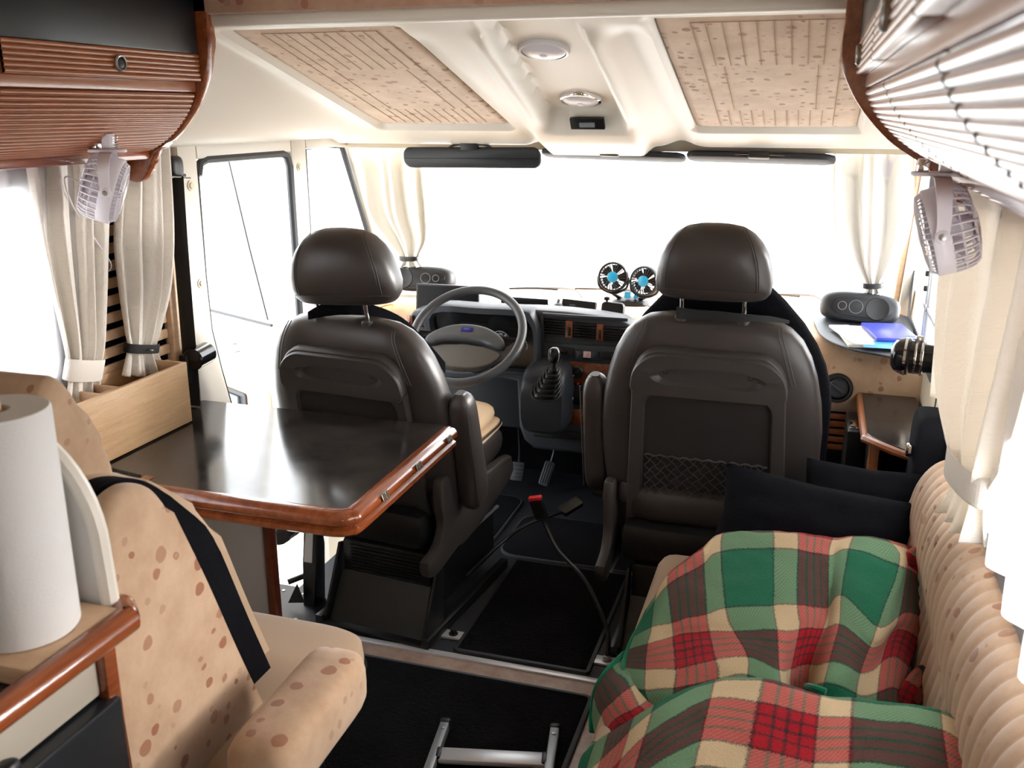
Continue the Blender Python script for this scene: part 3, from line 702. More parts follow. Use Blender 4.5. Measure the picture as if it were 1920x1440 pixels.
# left window: sheer and two tied-back curtains
curtain('sheer_curtain', [(V((-1.83, 0.85, 1.50)), V((-1.82, 2.02, 1.49))), (V((-1.83, 0.85, 1.2)), V((-1.825, 1.99, 1.2))), (V((-1.83, 0.9, 0.86)), V((-1.83, 1.95, 0.87)))], 9, 0.012, (1, 0, 0), M['sheer'], 'white sheer curtain glowing over the left side window', nu=160)
def tied(name, label, rows, folds, amp, N, m_, tie_i, band, seed, am, bandname='tie_band', bh=0.03, br=None):
    t = thing(name, label, 'curtain', tuple((rows[-1][0] + rows[-1][1]) / 2))
    curtain('cloth', rows, folds, amp, N, m_, None, seed=seed, ampmul=am, parent=t)
    A, B = rows[tie_i]; c = (A + B) / 2; d = (B - A); w = d.length / 2 + 0.006; d.normalize(); N = V(N).normalized()
    dep = br or w * 0.62; up = d.cross(N); up = up if up.z > 0 else -up
    m = MB(); rg = []
    for k in (-1, -0.9, 0.9, 1):
        s = 1.0 if abs(k) == 1 else 1.04
        rg.append([c + d * (w * s * p[0]) + N * (dep * s * p[1]) + up * (bh * k) for p in sel(1, 1, 2.6, 36)])
    for k in (1, -1): rg.append([c + d * (w * 0.95 * p[0]) + N * (dep * 0.95 * p[1]) + up * (bh * k) for p in sel(1, 1, 2.6, 36)])
    rg.append(rg[0]); m.loft(rg, True, False); b = m.build(bandname, band, t)
    return t, b, (c, d, N, up, w, dep)
X = -1.80
def row(u0, u1, v, x=X): return (PX(u0, v, x), PX(u1, v, x))
tied('curtain', 'cream waffle curtain by the left window gathered with a cream band', [row(48, 205, 300), row(66, 203, 420), row(92, 200, 540), row(116, 195, 640), row(126, 188, 692), row(127, 187, 725), row(120, 190, 760)], 3.4, 0.020, (1, -0.5, 0), M['curtain'], 4, M['curtain'], 3, [1, 1.1, 1.1, 1.0, 0.55, 0.5, 0.9], bh=0.032, br=0.03)
tt, bb, fr_ = tied('curtain', 'cream curtain by the belt post gathered with a black strap', [row(228, 312, 255), row(218, 318, 350), row(212, 322, 450), row(221, 316, 540), row(234, 298, 620), row(239, 292, 652), row(229, 310, 705)], 3.2, 0.022, (1, -0.4, 0), M['curtain'], 5, M['belt'], 8, [0.8, 1, 1.1, 1.0, 0.7, 0.5, 0.9], 'black_strap', bh=0.014, br=0.030)
c, d, N_, up, w, dep = fr_
MB().box((0, 0, 0), (0.004, 0.004, 0.036), 0.001, M=frame(c + N_ * (dep * 1.06), d, up)).build('strap_buckle', M['chrome'], bb)
# windscreen corner curtains
def rowy(u0, u1, v, y=3.72): return (PY(u0, v, y), PY(u1, v, y - 0.0))
tied('curtain', 'ivory curtain in the left windscreen corner gathered above the speaker', [rowy(672, 785, 262, 3.62), rowy(682, 790, 330, 3.64), rowy(694, 797, 400, 3.66), rowy(728, 797, 450, 3.68), rowy(752, 783, 484, 3.69), rowy(748, 790, 500, 3.69)], 2.8, 0.026, (0.2, -1, 0), M['voile'], 4, M['black'], 11, [0.9, 1, 1.1, 0.9, 0.5, 0.6], 'tie_ring', bh=0.010, br=0.030)
tied('curtain', 'ivory curtain in the right windscreen corner gathered above the speaker', [rowy(1563, 1712, 286, 3.60), rowy(1563, 1712, 350, 3.63), rowy(1569, 1705, 430, 3.66), rowy(1590, 1682, 492, 3.68), rowy(1622, 1652, 535, 3.69), rowy(1618, 1658, 552, 3.69)], 2.7, 0.030, (-0.2, -1, 0), M['voile'], 4, M['black'], 5, [0.9, 1, 1.1, 0.9, 0.5, 0.6], 'tie_ring', bh=0.010, br=0.030)
# right window: tied curtain and sheer nearest the viewer
rr = [(V((0.318, 2.36, 1.47)), V((0.372, 1.62, 1.46))), (V((0.318, 2.38, 1.36)), V((0.372, 1.62, 1.34))), (V((0.318, 2.36, 1.20)), V((0.372, 1.66, 1.18))), (V((0.318, 2.24, 1.03)), V((0.368, 1.74, 1.03))), (V((0.325, 2.05, 0.92)), V((0.362, 1.86, 0.92))), (V((0.328, 2.03, 0.87)), V((0.362, 1.88, 0.87))), (V((0.320, 2.06, 0.80)), V((0.366, 1.87, 0.80)))]
tied('curtain', 'large cream waffle curtain at the right window gathered with a cream band', rr, 4.0, 0.030, (-1, -0.5, 0), M['curtain'], 4, M['curtain'], 21, [1, 1.1, 1.2, 1.1, 0.6, 0.5, 0.9], bh=0.032, br=0.032)
curtain('sheer_curtain', [(V((0.372, 0.60, 1.47)), V((0.376, 1.90, 1.47))), (V((0.365, 0.60, 1.15)), V((0.372, 1.86, 1.15))), (V((0.352, 0.60, 0.80)), V((0.362, 1.82, 0.86)))], 7, 0.017, (-1, 0, 0), M['sheer'], 'white sheer curtain with scalloped hem over the right window', nu=200, seed=4)
curtain('curtain', [(V((0.31, 2.52, 1.47)), V((0.35, 2.42, 1.47))), (V((0.33, 2.55, 1.2)), V((0.36, 2.42, 1.2))), (V((0.33, 2.52, 0.92)), V((0.37, 2.42, 0.92)))], 2.0, 0.012, (-1, -0.3, 0), M['curtain'], 'narrow cream curtain edge hanging behind the right clip fan', nu=40, seed=9)

# ------------------------------------------------------------------ slatted wall, bamboo tray, seat belt
t = thing('slatted_board', 'black wall board with pale wooden slats between the left curtains', 'wall panel', (XL + 0.01, 2.18, 0.80))
MB().b2((XL + 0.001, 1.99, 0.80), (XL + 0.008, 2.36, 1.44)).build('backing', M['fleece'], t, smooth=False)
sm = MB().box((0, 0, 0), (0.010, 0.37, 0.029), 0.003).build('slat', M['beech'], t)
for k in range(13):
    o = sm if k == 0 else sm.copy()
    if k: COL.objects.link(o)
    o.location = (XL + 0.014, 2.175, 0.825 + 0.0475 * k)
t = thing('tray_box', 'long bamboo tray box at the wall end of the table', 'box', (-1.76, 2.05, 0.735))
m = MB(); z0, z1 = 0.735, 0.915
m.b2((-1.715, 1.80, z0), (-1.703, 2.25, z1), 0.0015); m.build('front_board', M['bamboo'], t)
m = MB(); m.b2((-1.845, 1.80, z0), (-1.835, 2.25, z1), 0.0015); m.b2((-1.835, 2.24, z0), (-1.715, 2.25, z1), 0.0015); m.b2((-1.835, 1.80, z0), (-1.715, 1.81, z1), 0.0015); m.build('side_boards', M['bamboo'], t)
MB().b2((-1.835, 1.81, z0), (-1.715, 2.24, z0 + 0.008)).build('bottom_board', M['bamboo'], t)
m = MB(); m.b2((-1.835, 2.00, z0 + 0.01), (-1.72, 2.008, 0.905), 0.001); m.build('divider', M['bamboo'], t)
t = thing('small_box', 'small bamboo box tucked inside the long tray box', 'box', (-1.77, 1.95, 0.745))
m = MB()
for lo, hi in (((-1.83, 1.915, 0.745), (-1.824, 1.985, 0.912)), ((-1.73, 1.915, 0.745), (-1.724, 1.985, 0.912)), ((-1.824, 1.915, 0.745), (-1.73, 1.921, 0.912)), ((-1.824, 1.979, 0.745), (-1.73, 1.985, 0.912)), ((-1.824, 1.921, 0.745), (-1.73, 1.979, 0.751))): m.b2(lo, hi, 0.001)
m.build('box_body', M['beech'], t)
t = thing('seat_belt', 'black seat belt with shoulder guide and reel on the left door post', 'seat belt', (-1.80, 2.42, 0.70))
bx = -1.795
m = MB(); m.tube([PX(330, 330, bx), PX(338, 450, bx), PX(350, 600, bx), PX(360, 720, bx), PX(362, 760, bx)], 0.026, 8, 4, flat=0.10)
m.build('webbing', M['belt'], t)
m = MB(); m.sq(tuple(PX(327, 313, bx)), (0.018, 0.028, 0.032), 0.6, 0.6); m.box(tuple(PX(329, 330, bx)), (0.028, 0.070, 0.010), 0.004); m.build('shoulder_guide', M['black'], t)
MB().tube([PX(313, 332, bx) + V((0.02, 0, 0)), PX(346, 333, bx) + V((0.02, 0, 0))], 0.0025, 6).build('guide_bar', M['chrome'], t)
m = MB(); c = PX(374, 668, bx + 0.02); m.lathe([(0, -0.05), (0.030, -0.05), (0.034, -0.045), (0.034, 0.045), (0.030, 0.05), (0, 0.05)], 28, frame(c, (0, 0, 1), (1, 0.15, 0))); m.build('reel', M['blackgloss'], t)
m = MB(); m.box(tuple(PX(352, 690, bx)), (0.03, 0.04, 0.09), 0.006); m.build('reel_bracket', M['black'], t)
# ================================================================== cab seats (local frame: +y forward, origin on the floor)
REC = R(13)
def cab_chair(label, loc, rz, arm, net, grp='leather cab chairs', rec=13, hz=0.0, hk=1.0, zb=0.32, hx=0.0, hyaw=0.0, pox=0.0, pw=.20):
    t = thing('captain_chair', label, 'chair', loc, rz, grp, local=True); REC = R(rec)
    P0 = V((0, 0, zb)); UP = V((0, -math.sin(REC), math.cos(REC))); BK = V((0, -math.cos(REC), -math.sin(REC)))
    B = lambda s, h, n: P0 + V((s, 0, 0)) + UP * h + BK * n
    # upholstered backrest
    hs = [(-0.06, .240, .06), (-0.02, .275, .072), (0.05, .295, .078), (0.15, .311, .08), (0.30, .322, .08), (0.40, .322, .08), (0.49, .313, .078), (0.57, .296, .074), (0.63, .276, .069), (0.680, .250, .062), (0.712, .220, .053), (0.734, .185, .041), (0.746, .14, .026), (0.751, .08, .012)]
    m = MB(); m.loft([[B(p[0], h, p[1] - 0.082) for p in sel(w, d, 3.4, 44)] for h, w, d in hs]); br = m.build('backrest', M['leather'], t, ang=60)
    m = MB()
    for s in (-1, 1):
        for o in (0, 0.010):
            m = MB(); m.tube([B(s * (0.178 + o), 0.737, -0.045), B(s * (0.185 + o), 0.715, -0.022), B(s * (0.198 + o), 0.68, -0.010), B(s * (0.212 + o), 0.635, -0.005), B(s * (0.228 + o), 0.58, -0.005)], 0.0016, 5, 5); m.build('seam', M['shell'], br)
    # hard back shell: raised frame, recessed cloth, grab pad
    def outline(w0, w1, h0, h1, r0, r1, n=7):
        """tapered rounded outline: width w0 at bottom h0, w1 at top h1"""
        base = rrect(1, (h1 - h0) / 2, (r1, r1, r0, r0), n, 0, (h0 + h1) / 2); out = []
        k = []
        for x, y in rrect(w0, (h1 - h0) / 2, (r1, r1, r0, r0), n, 0, (h0 + h1) / 2):
            f = (y - h0) / (h1 - h0); out.append((x * (1 + (w1 / w0 - 1) * f ** 2), y))
        return out
    oo, ii = outline(.240, .205, 0.00, 0.672, .05, .085), outline(.190, .175, 0.070, 0.530, .03, .045)
    o2 = [(x * .985, 0.34 + (y - 0.34) * .988) for x, y in oo]; i2 = [(x * 1.03, 0.31 + (y - 0.31) * 1.03) for x, y in ii]
    rg = [[B(x, y, n) for x, y in q] for q, n in ((oo, -0.018), (oo, 0.006), (o2, 0.012), (i2, 0.011), (ii, 0.002), (ii, -0.012))]; rg.append(rg[0])
    MB().loft(rg, True, False).build('back_shell', M['shell'], t)
    m = MB(); m.add([B(x, y, 0.0) for x, y in ii], [tuple(range(len(ii)))]); cl = m.build('cloth_panel', M['seatcloth'], t)
    gp = outline(.220, .195, 0.530, 0.664, .028, .075)
    e1 = [(x, 0.596 + y) for x, y in ell(.155, .034, len(gp))]
    # align the ellipse start with the outline start
    k0 = min(range(len(e1)), key=lambda i: (e1[i][0] - gp[0][0] * .72) ** 2 + (e1[i][1] - gp[0][1]) ** 2); e1 = e1[k0:] + e1[:k0]
    e1 = [(.155 * math.cos(math.atan2((y - .596) / .067, x / .2)), .596 + .034 * math.sin(math.atan2((y - .596) / .067, x / .2))) for x, y in gp]
    g2 = [(x * .985, .596 + (y - .596) * .95) for x, y in gp]
    sc = lambda k: [(x * k, .596 + (y - .596) * k) for x, y in e1]
    rg = [[B(x, y, n) for x, y in q] for q, n in ((gp, -0.01), (gp, 0.018), (g2, 0.025), (sc(1.04), 0.026), (sc(.97), 0.020), (sc(.85), 0.008), (sc(.5), 0.003))]
    m = MB(); m.loft(rg, True, False); m.add([B(x, y, 0.003) for x, y in sc(.5)], [tuple(range(len(e1)))]); pd = m.build('grab_pad', M['shell'], t)
    m = MB()
    for s in (-1, 1): m.lathe([(0.0085, 0.0), (0.0085, 0.004), (0.006, 0.004), (0.005, 0.001), (0, 0.001)], 12, frame(B(s * .118, .606, .008), (1, 0, 0), UP))
    m.build('screw_cap', M['black'], pd)
    m = MB(); m.prism(rrect(.205, .042, .03, cx=0, cy=0.035), 0.022, frame(B(0, 0, 0.0), (1, 0, 0), UP), 0.010); lp = m.build('lower_pad', M['shell'], t)
    MB().lathe([(0.007, 0.0), (0.007, 0.003), (0, 0.002)], 12, frame(B(-.13, .032, .022), (1, 0, 0), UP)).build('screw_cap', M['black'], lp)
    if net:
        m = MB(); x0, x1, h0, h1 = -.178, .178, 0.082, 0.318; nc, nr = 11, 7
        dx, dh = (x1 - x0) / nc, (h1 - h0) / nr
        for sgn in (1, -1):
            for k in range(-nr, nc + nr):
                pts = []
                for j in range(nr * 4 + 1):
                    x = x0 + dx * (k + j / 4.0 * sgn) if sgn > 0 else x0 + dx * (k + nr - j / 4.0 - 0)
                    if x0 - 1e-6 <= x <= x1 + 1e-6:
                        w = 0.0035 * math.sin(j / 4.0 * 2 * math.pi)
                        pts.append(B(x + w, h0 + dh * j / 4.0, 0.006 + 0.010 * math.sin(math.pi * j / (nr * 4))))
                if len(pts) > 2: m.tube(pts, 0.0015, 4)
        m.build('storage_net', M['black'] if False else M['shell'], t)
        MB().tube([B(x0 + (x1 - x0) * i / 40, h1 + 0.003 * math.sin(i * 1.57), 0.008 + 0.002 * math.cos(i * 1.57)) for i in range(41)], 0.0032, 6).build('net_cord', M['shell'], t)
    # headrest on two chrome posts
    hc = (0.0, .920 + hz)
    hr = [(-.103, .126, .032), (-.098, .144, .047), (-.084, .154, .058), (-.055, .158, .066), (-.02, .153, .069), (.02, .142, .066), (.05, .126, .059), (.075, .105, .048), (.092, .080, .034), (.103, .045, .014)]
    ho = V((0, 0.012, 0))
    HB = lambda x, h, n: B(hx + x * hk * math.cos(hyaw) + n * hk * 1.12 * math.sin(hyaw), hc[1] + h * .985 * hk, n * hk * 1.12 * math.cos(hyaw) - x * hk * math.sin(hyaw) - 0.055) + ho
    def HS(x, h, out=.001):
        for (h0, w0, d0), (h1, w1, d1) in zip(hr, hr[1:]):
            if h <= h1: f = (h - h0) / (h1 - h0); w = w0 + (w1 - w0) * f; d = d0 + (d1 - d0) * f; break
        return HB(x, h, d * max(0, 1 - min(1, abs(x) / w) ** 2.9) ** (1 / 2.9) + out)
    m = MB(); m.loft([[HB(p[0], h, p[1]) for p in sel(w, d, 2.9, 40)] for h, w, d in hr]); hd = m.build('headrest', M['leather'], t, ang=60)
    for s in (-1, 1):
        for o in (0, .006): MB().tube([HS(s * (x + o), h) for x, h in ((.072, .094), (.086, .080), (.098, .058), (.108, .03), (.114, 0), (.117, -.03), (.118, -.058), (.117, -.066))], 0.0011, 5, 4).build('seam', M['shell'], hd)
    MB().tube([HS(.01 * q, -.062 - .012 * (abs(q) / 14) ** 5, .0005) for q in range(-14, 15)], 0.0022, 5).build('seam', M['shell'], hd)
    for s in (-1, 1):
        MB().rod(B(s * .085, .72, -.07), B(s * .085, hc[1] - .09, -.058) + ho * .5, 0.0066, 12).build('headrest_post', M['chrome'], t)
        MB().lathe([(0.021, -.004), (0.021, .006), (.017, .011), (.008, .012)], 18, frame(B(s * .085, .738, -.066), (1, 0, 0), V((0, 1, 0)))).build('post_sleeve', M['shell'], t)
    # seat cushion, side cheeks, shell and pedestal
    m = MB(); m.sq((0, 0.21, 0.455), (0.255, 0.275, 0.075), 0.45, 0.35, 40, 14); m.build('seat_cushion', M['leather'], t, ang=70)
    for s in (-1, 1): MB().sq((s * .235, 0.22, 0.478), (0.042, 0.27, 0.062), 0.7, 0.5, 18, 12).build('side_bolster', M['leather'], t, ang=70)
    for s in (-1, 1):
        pl = [(-0.16, 0.235), (-0.10, 0.22), (0.04, 0.25), (0.10, 0.245), (0.46, 0.33), (0.48, 0.40), (0.42, 0.43), (0.10, 0.43), (0.02, 0.47), (-0.02, 0.52), (-0.07, 0.52), (-0.075, 0.45), (-0.06, 0.36), (-0.10, 0.305), (-0.17, 0.285)]
        sm = catmull([V((a, b, 0)) for a, b in pl], 3, True)
        MB().prism([(p.x, p.y) for p in sm], 0.034, MYZ(s * 0.285 - 0.017), 0.010).build('side_cover', M['shell'], t)
    m = MB(); m.b2((-0.24, -0.10, 0.275), (0.24, 0.44, 0.40), 0.03); m.build('seat_pan', M['black'], t)
    m = MB(); m.lathe([(0.030, -0.02), (0.030, 0.02), (0.024, 0.026), (0.014, 0.03), (0.012, 0.06), (0, 0.062)], 20, frame((arm * 0.30, 0.06, 0.43), (0, 1, 0), (0, 0, 1) if arm > 0 else (0, 0, -1))); m.tube([(arm * .335, 0.06, 0.43), (arm * .35, .10, .425), (arm * .355, .13, .415)], [0.011, 0.008], 8, 4); m.build('recline_knob', M['shell'], t)
    # armrest folded up beside the backrest
    m = MB(); rg = []
    for k in range(25):
        f = .5 - .5 * math.cos(math.pi * k / 24); h = 0.10 + 0.42 * f; e = max(.12, (1 - abs(2 * f - 1) ** 9)) ** .5 * (1 - .05 * f)
        rg.append([B(arm * 0.347 + p[0], h, p[1] - 0.10) for p in sel(.040 * e, (.060 - .012 * f) * e, 3.0, 26)])
    m.loft(rg); ar = m.build('armrest', M['leather'], t, ang=60)
    m = MB(); m.tube([B(arm * .347 + arm * .038, .10 + .42 * f, -.055 + .0 * f) for f in (0.08, .3, .6, .85, .95)], 0.002, 5, 4); m.build('seam', M['shell'], ar)
    m = MB(); m.rod(B(arm * .28, .17, -.09), B(arm * .35, .17, -.09), .022, 16); m.build('armrest_hinge', M['shell'], t)
    # pedestal
    m = MB(); m.b2((pox - pw, -.09, .055), (pox + pw, .40, .27), 0.012); pb = m.build('pedestal', M['blackmetal'], t)
    m = MB(); m.prism([(pox - pw, -.085), (pox + pw, -.085), (pox + pw + .02, -.20), (pox - pw - .02, -.20)], 0.012, T(0, 0, 0.003), 0.003)
    m.loft([[(pox - pw, -.092, .16), (pox + pw, -.092, .16), (pox + pw, -.082, .16), (pox - pw, -.082, .16)], [(pox - pw - .01, -.175, .012), (pox + pw + .01, -.175, .012), (pox + pw + .01, -.165, .012), (pox - pw - .01, -.165, .012)]])
    m.build('skirt', M['blackmetal'], t)
    m = MB()
    for k in range(8): m.box((pox, -.094, .17 + .012 * k), (.26, .008, .005), .002)
    m.build('louvre', M['blackmetal'], pb)
    for s in (-1, 1):
        m = MB(); q = pox + s * (pw + .030); m.b2((q - .014, -.20, .0), (q + .014, .42, .035), .004); m.prism([(-.19, .03), (-.06, .03), (-.05, .24), (-.085, .25)], .010, MYZ(pox + s * (pw + .018)), .002); m.build('floor_rail', M['blackmetal'], t)
    for s in (-1, 1): MB().b2((s * .272, -.10, .232), (s * .262, .42, .240)).build('slide_rail', M['alugrey'], t)
    return t
drv = cab_chair('brown leather driver seat behind the steering wheel, with plain back panel', (-1.314, 2.622, 0), R(-6), 1, False, rec=13.5, hz=.008, hk=1.07, zb=.270, hx=.036, hyaw=R(9), pox=.10, pw=.165)
pas = cab_chair('brown leather passenger seat with a string net on its back', (-0.243, 2.735, 0), R(0), -1, True)
# height lever unit beside the driver pedestal
t = thing('seat_lever', 'black bracket with lever at the left foot of the driver seat', 'bracket', (-1.53, 2.55, 0.0))
m = MB(); m.prism([(2.53, 0.0), (2.60, 0.0), (2.62, .20), (2.60, .30), (2.57, .30), (2.55, .16)], .05, MYZ(-1.545), .006); m.build('bracket_body', M['blackmetal'], t)
m = MB(); m.rod((-1.54, 2.56, .10), (-1.59, 2.52, .085), .010); m.prism([(-.03, 0), (.03, .01), (.0, .07)], .004, frame((-1.55, 2.50, .02), (1, 0, 0), (0, 0.2, 1))); m.build('lever', M['black'], t)
MB().prism([(0, 0), (.03, 0), (.035, .10), (.01, .12)], .003, frame((-1.525, 2.524, .17), (1, 0, 0), (0, .1, 1))).build('paper_tag', M['sheet'], t)
# black cloth band round the headrest posts and black sheepskin on the passenger seat
t = thing('neck_band', 'black strap slung between the driver headrest posts', 'strap', (-1.33, 2.50, 1.0))
rows = []
for q, hgt in zip(catmull([PY(578, 592, 2.50), PY(612, 580, 2.50), PY(650, 577, 2.51), PY(700, 583, 2.55), PY(755, 607, 2.62), PY(800, 650, 2.70), PY(835, 690, 2.76)], 5), [.012, .014, .016, .018, .020, .021, .022, .022, .022, .022, .022, .021, .021, .020, .020] + [.018] * 20):
    rows.append([q + V((0, dy, dz)) for dy, dz in ((-.002, hgt), (.002, hgt), (.002, -hgt), (-.002, -hgt))])
MB().loft(rows).build('band', M['fleece'], t)
t = thing('seat_cover', 'black fleece cover over the front of the passenger seat', 'seat cover', (-0.20, 2.85, 0.45))
m = MB(); rg = []
for k in range(15):
    f = k / 14; h = -0.02 + 0.885 * f; w = .325 * (1 - max(0, f - .52) ** 2.3 * 3.6) if f > .52 else .325
    w = max(w, .07); yy = 2.715 - math.sin(REC) * h + .20; zz = .32 + math.cos(REC) * h
    rg.append([V((-.225 + p[0], yy + p[1], zz)) for p in sel(w, .045 + .02 * math.sin(math.pi * f), 2.6, 30)])
m.loft(rg); m.build('fleece', M['fleece'], t, ang=70)
m = MB(); rows = []
for q, hgt in zip(catmull([PY(1268, 586, 2.60), PY(1300, 590, 2.60), PY(1345, 592, 2.60), PY(1392, 596, 2.60), PY(1440, 598, 2.62), PY(1480, 604, 2.66)], 4), [.016, .016, .016, .015, .015, .014, .014, .013, .013, .012, .012, .011, .011, .010, .009, .008, .008, .007, .006, .005, .004]):
    rows.append([q + V((0, dy, dz)) for dy, dz in ((-.002, hgt), (.002, hgt), (.002, -hgt), (-.002, -hgt))])
m.loft(rows); m.build('top_strap', M['belt'], t)
# beige cushion on the driver's seat
t = thing('seat_pad', 'tan cotton cushion with black edge lying on the driver seat', 'cushion', (-1.16, 2.92, 0.53))
m = MB(); m.sq((-1.21, 2.92, .572), (.185, .20, .050), .75, .38, 40, 14); m.sq((-1.20, 2.92, .535), (.20, .20, .022), .6, .3, 40, 10); m.build("pad", M["cushion"], t, ang=80)
MB().tube([(-1.20 + .202 * p[0], 2.92 + .206 * p[1], .548 - 0.006 * p[1]) for p in sel(1, 1, 4.5, 48)], .004, 6, closed=True).build('piping', M['black'], t)

# ================================================================== table
t = thing('dinette_table', 'dark-topped table with glossy cherry edge beside the left wall', 'table', (-1.4, 2.1, 0.0))
zt = .73
poly = [(-1.855, 2.452), (-0.985, 2.452), (-0.972, 2.44), (-0.968, 1.83), (-.975, 1.81), (-1.0, 1.80), (-1.51, 1.80), (-1.545, 1.815), (-1.57, 1.85), (-1.855, 1.90)]
MB().prism(poly, .026, T(0, 0, zt - .026), .002).build('table_top', M['counter'], t, smooth=False)
edge = catmull([V((x, y, zt - .016)) for x, y in ((-1.552, 1.845), (-1.548, 1.815), (-1.530, 1.794), (-1.49, 1.785), (-1.25, 1.784), (-1.06, 1.784), (-.99, 1.787), (-.960, 1.805), (-.952, 1.845), (-.952, 2.15), (-.952, 2.432))], 6)
m = MB(); rg = []
for i, p in enumerate(edge):
    tg = (edge[min(i + 1, len(edge) - 1)] - edge[max(i - 1, 0)]).normalized(); nn = V((tg.y, -tg.x, 0))
    cs = [(-.022, .018), (-.004, .020), (.010, .016), (.018, .006), (.019, -.006), (.012, -.014), (.004, -.017), (.006, -.020), (.014, -.024), (.014, -.036), (.006, -.042), (-.022, -.042)]
    rg.append([p + nn * a + V((0, 0, b)) for a, b in cs])
m.loft(rg); m.build('edge_moulding', M['cherry'], t, ang=50)
for y in (2.36, 2.14, 1.93):
    m = MB(); mm = frame((-.9315, y, zt - .008), (0, 1, 0), (-.35, 0, 1))
    for s in (-1, 1):
        m.prism(rrect(.008, .010, .003, cx=s * .0095), .003, mm, .001)
        for q in (-1, 1): m.lathe([(.0035, .003), (.003, .005), (0, .0055)], 8, mm @ T(s * .0095, q * .005, 0))
    m.prism(rrect(.003, .004, .001, cy=0), .003, mm)
    m.build('catch', M['bronze'], t)
# stowed leg panel below the top
PA, PB = V((-1.535, 2.36, 0)), V((-1.84, 2.02, 0))
m = MB(); m.b2((-1.84, 2.345, 0.0), (-1.555, 2.37, .69), .002); m.b2((-1.84, 1.93, 0.36), (-1.30, 1.955, .69)) if False else None
m.build('leg_panel', M['panelwhite'], t)
m = MB(); m.b2((-1.556, 2.338, 0.0), (-1.525, 2.376, .69), .008); m.build('leg_edge', M['cherrydark'], t)

# ================================================================== dinette seat, left foreground
t = thing('dinette_chair', 'spotted beige travel seat with armrest in the left foreground', 'chair', (-1.25, 1.40, 0))
prof_o = [(1.075, .34), (1.06, .60), (1.055, .85), (1.065, .98), (1.09, 1.035), (1.135, 1.05), (1.18, 1.035), (1.215, .995), (1.245, .93), (1.30, .80), (1.37, .62), (1.44, .45), (1.455, .405), (1.44, .375), (1.36, .345), (1.20, .33)]
def yz(profile, off, x0, x1, bev, m_, nm, par, sub=4):
    c = V((1.22, .70, 0)); p = catmull([V((y, z, 0)) for y, z in profile], sub, True)
    fz = lambda a: min(1, max(.15, (1.08 - a.y) / .22)) * min(1, max(0, (a.x - 1.10) / .10))
    q = [(a.x + off * fz(a), a.y) for a in p]
    return MB().prism(q, x1 - x0, MYZ(x0), bev, 4).build(nm, m_, par, ang=60)
yz(prof_o, 0.0, -1.035, -.985, .020, M['spots'], 'side_panel', t)
yz(prof_o, .115, -1.075, -1.036, .004, M['fleece'], 'black_band', t)
yz(prof_o, .175, -1.49, -1.076, .035, M['velour'], 'backrest', t)
yz(prof_o, 0.0, -1.62, -1.50, .028, M['spots'], 'side_panel', t)
# headrest
hp = [(1.12, .985), (1.085, 1.07), (1.085, 1.165), (1.115, 1.222), (1.155, 1.205), (1.20, 1.12), (1.235, 1.04), (1.225, .985), (1.17, .965)]
yz(hp, 0, -1.42, -1.10, .016, M['spots'], 'headrest', t)
m = MB(); m.sq((-1.19, 1.50, .40), (.30, .28, .062), .35, .3, 40, 12); m.build('seat_cushion', M['velour'], t, ang=70)
m = MB(); m.tube([(-1.19 + .303 * p[0], 1.50 + .283 * p[1], .385) for p in sel(1, 1, 6, 60)], .006, 6, closed=True); m.b2((-1.47, 1.24, .30), (-.91, 1.76, .35), .02); m.build('seat_tray', M['black'], t)
m = MB(); m.b2((-1.40, 1.20, 0.0), (-.98, 1.66, .30), .01); m.build('seat_box', M['doorblack'], t)
m = MB(); rg = []
for k in range(17):
    f = .5 - .5 * math.cos(math.pi * k / 16); y = 1.135 + .355 * f; e = max(.15, 1 - abs(2 * f - 1) ** 10) ** .45
    w = .064
    rg.append([V((-.820 + p[0] * e, y, .530 + .012 * f + p[1] * e)) for p in sel(w, .066, 3.6, 30)])
m.loft(rg); m.build('armrest', M['spots'], t, ang=60)
m = MB(); m.b2((-.92, 1.06, .42), (-.80, 1.40, .47), .02); m.rod((-1.0, 1.16, .47), (-.86, 1.16, .50), .02); m.build('armrest_bracket', M['black'], t)

# ================================================================== kitchen corner, left foreground
t = thing('kitchen_unit', 'kitchen unit end with dark worktop and cherry rail in the left corner', 'kitchen unit', (-1.3, .6, 0))
MB().b2((-1.855, -.4, .865), (-.93, 1.0, .895), .003).build('worktop', M['counter'], t)
m = MB(); m.tube([(-.905, -.4, .905), (-.905, .5, .905), (-.905, .96, .905), (-.908, 1.0, .905), (-.935, 1.025, .905)], .021, 14, 6); m.sq((-.935, 1.027, .905), (.021, .021, .021), 1, 1, 14, 8); m.build('rail', M['cherry'], t)
MB().b2((-1.80, -.4, .78), (-.955, .985, .865), .004).build('drawer_front', M['greycream'], t)
m = MB(); m.b2((-1.80, -.4, 0.0), (-.93, 1.0, .775), .006); m.build('cabinet_body', M['doorblack'], t)
m = MB(); m.b2((-.965, .985, .60), (-.94, 1.012, .885), .005); m.build('corner_post', M['cherry'], t)
MB().sq((-.945, .80, .788), (.012, .018, .014), .8, .8, 14, 8).build('latch', M['black'], t)
# arched cream end board
po = [(-1.60, .896), (-1.60, 1.19)] + [(-1.11 + .165 * math.cos(a), 1.01 + .18 * math.sin(a)) for a in [R(90 - 7.5 * i) for i in range(13)]] + [(-.940, .896)]
arch = thing('splash_board', 'arched cream end board behind the paper towel roll', 'board', (-1.3, 1.01, .896))
MB().prism(po, .020, MXZ(1.025), .003).build('board', M['panelwhite'], arch)
m = MB(); m.tube([(x, 1.013, z) for x, z in po[1:]], .013, 8); m.build('rounded_edge', M['cream'], arch)
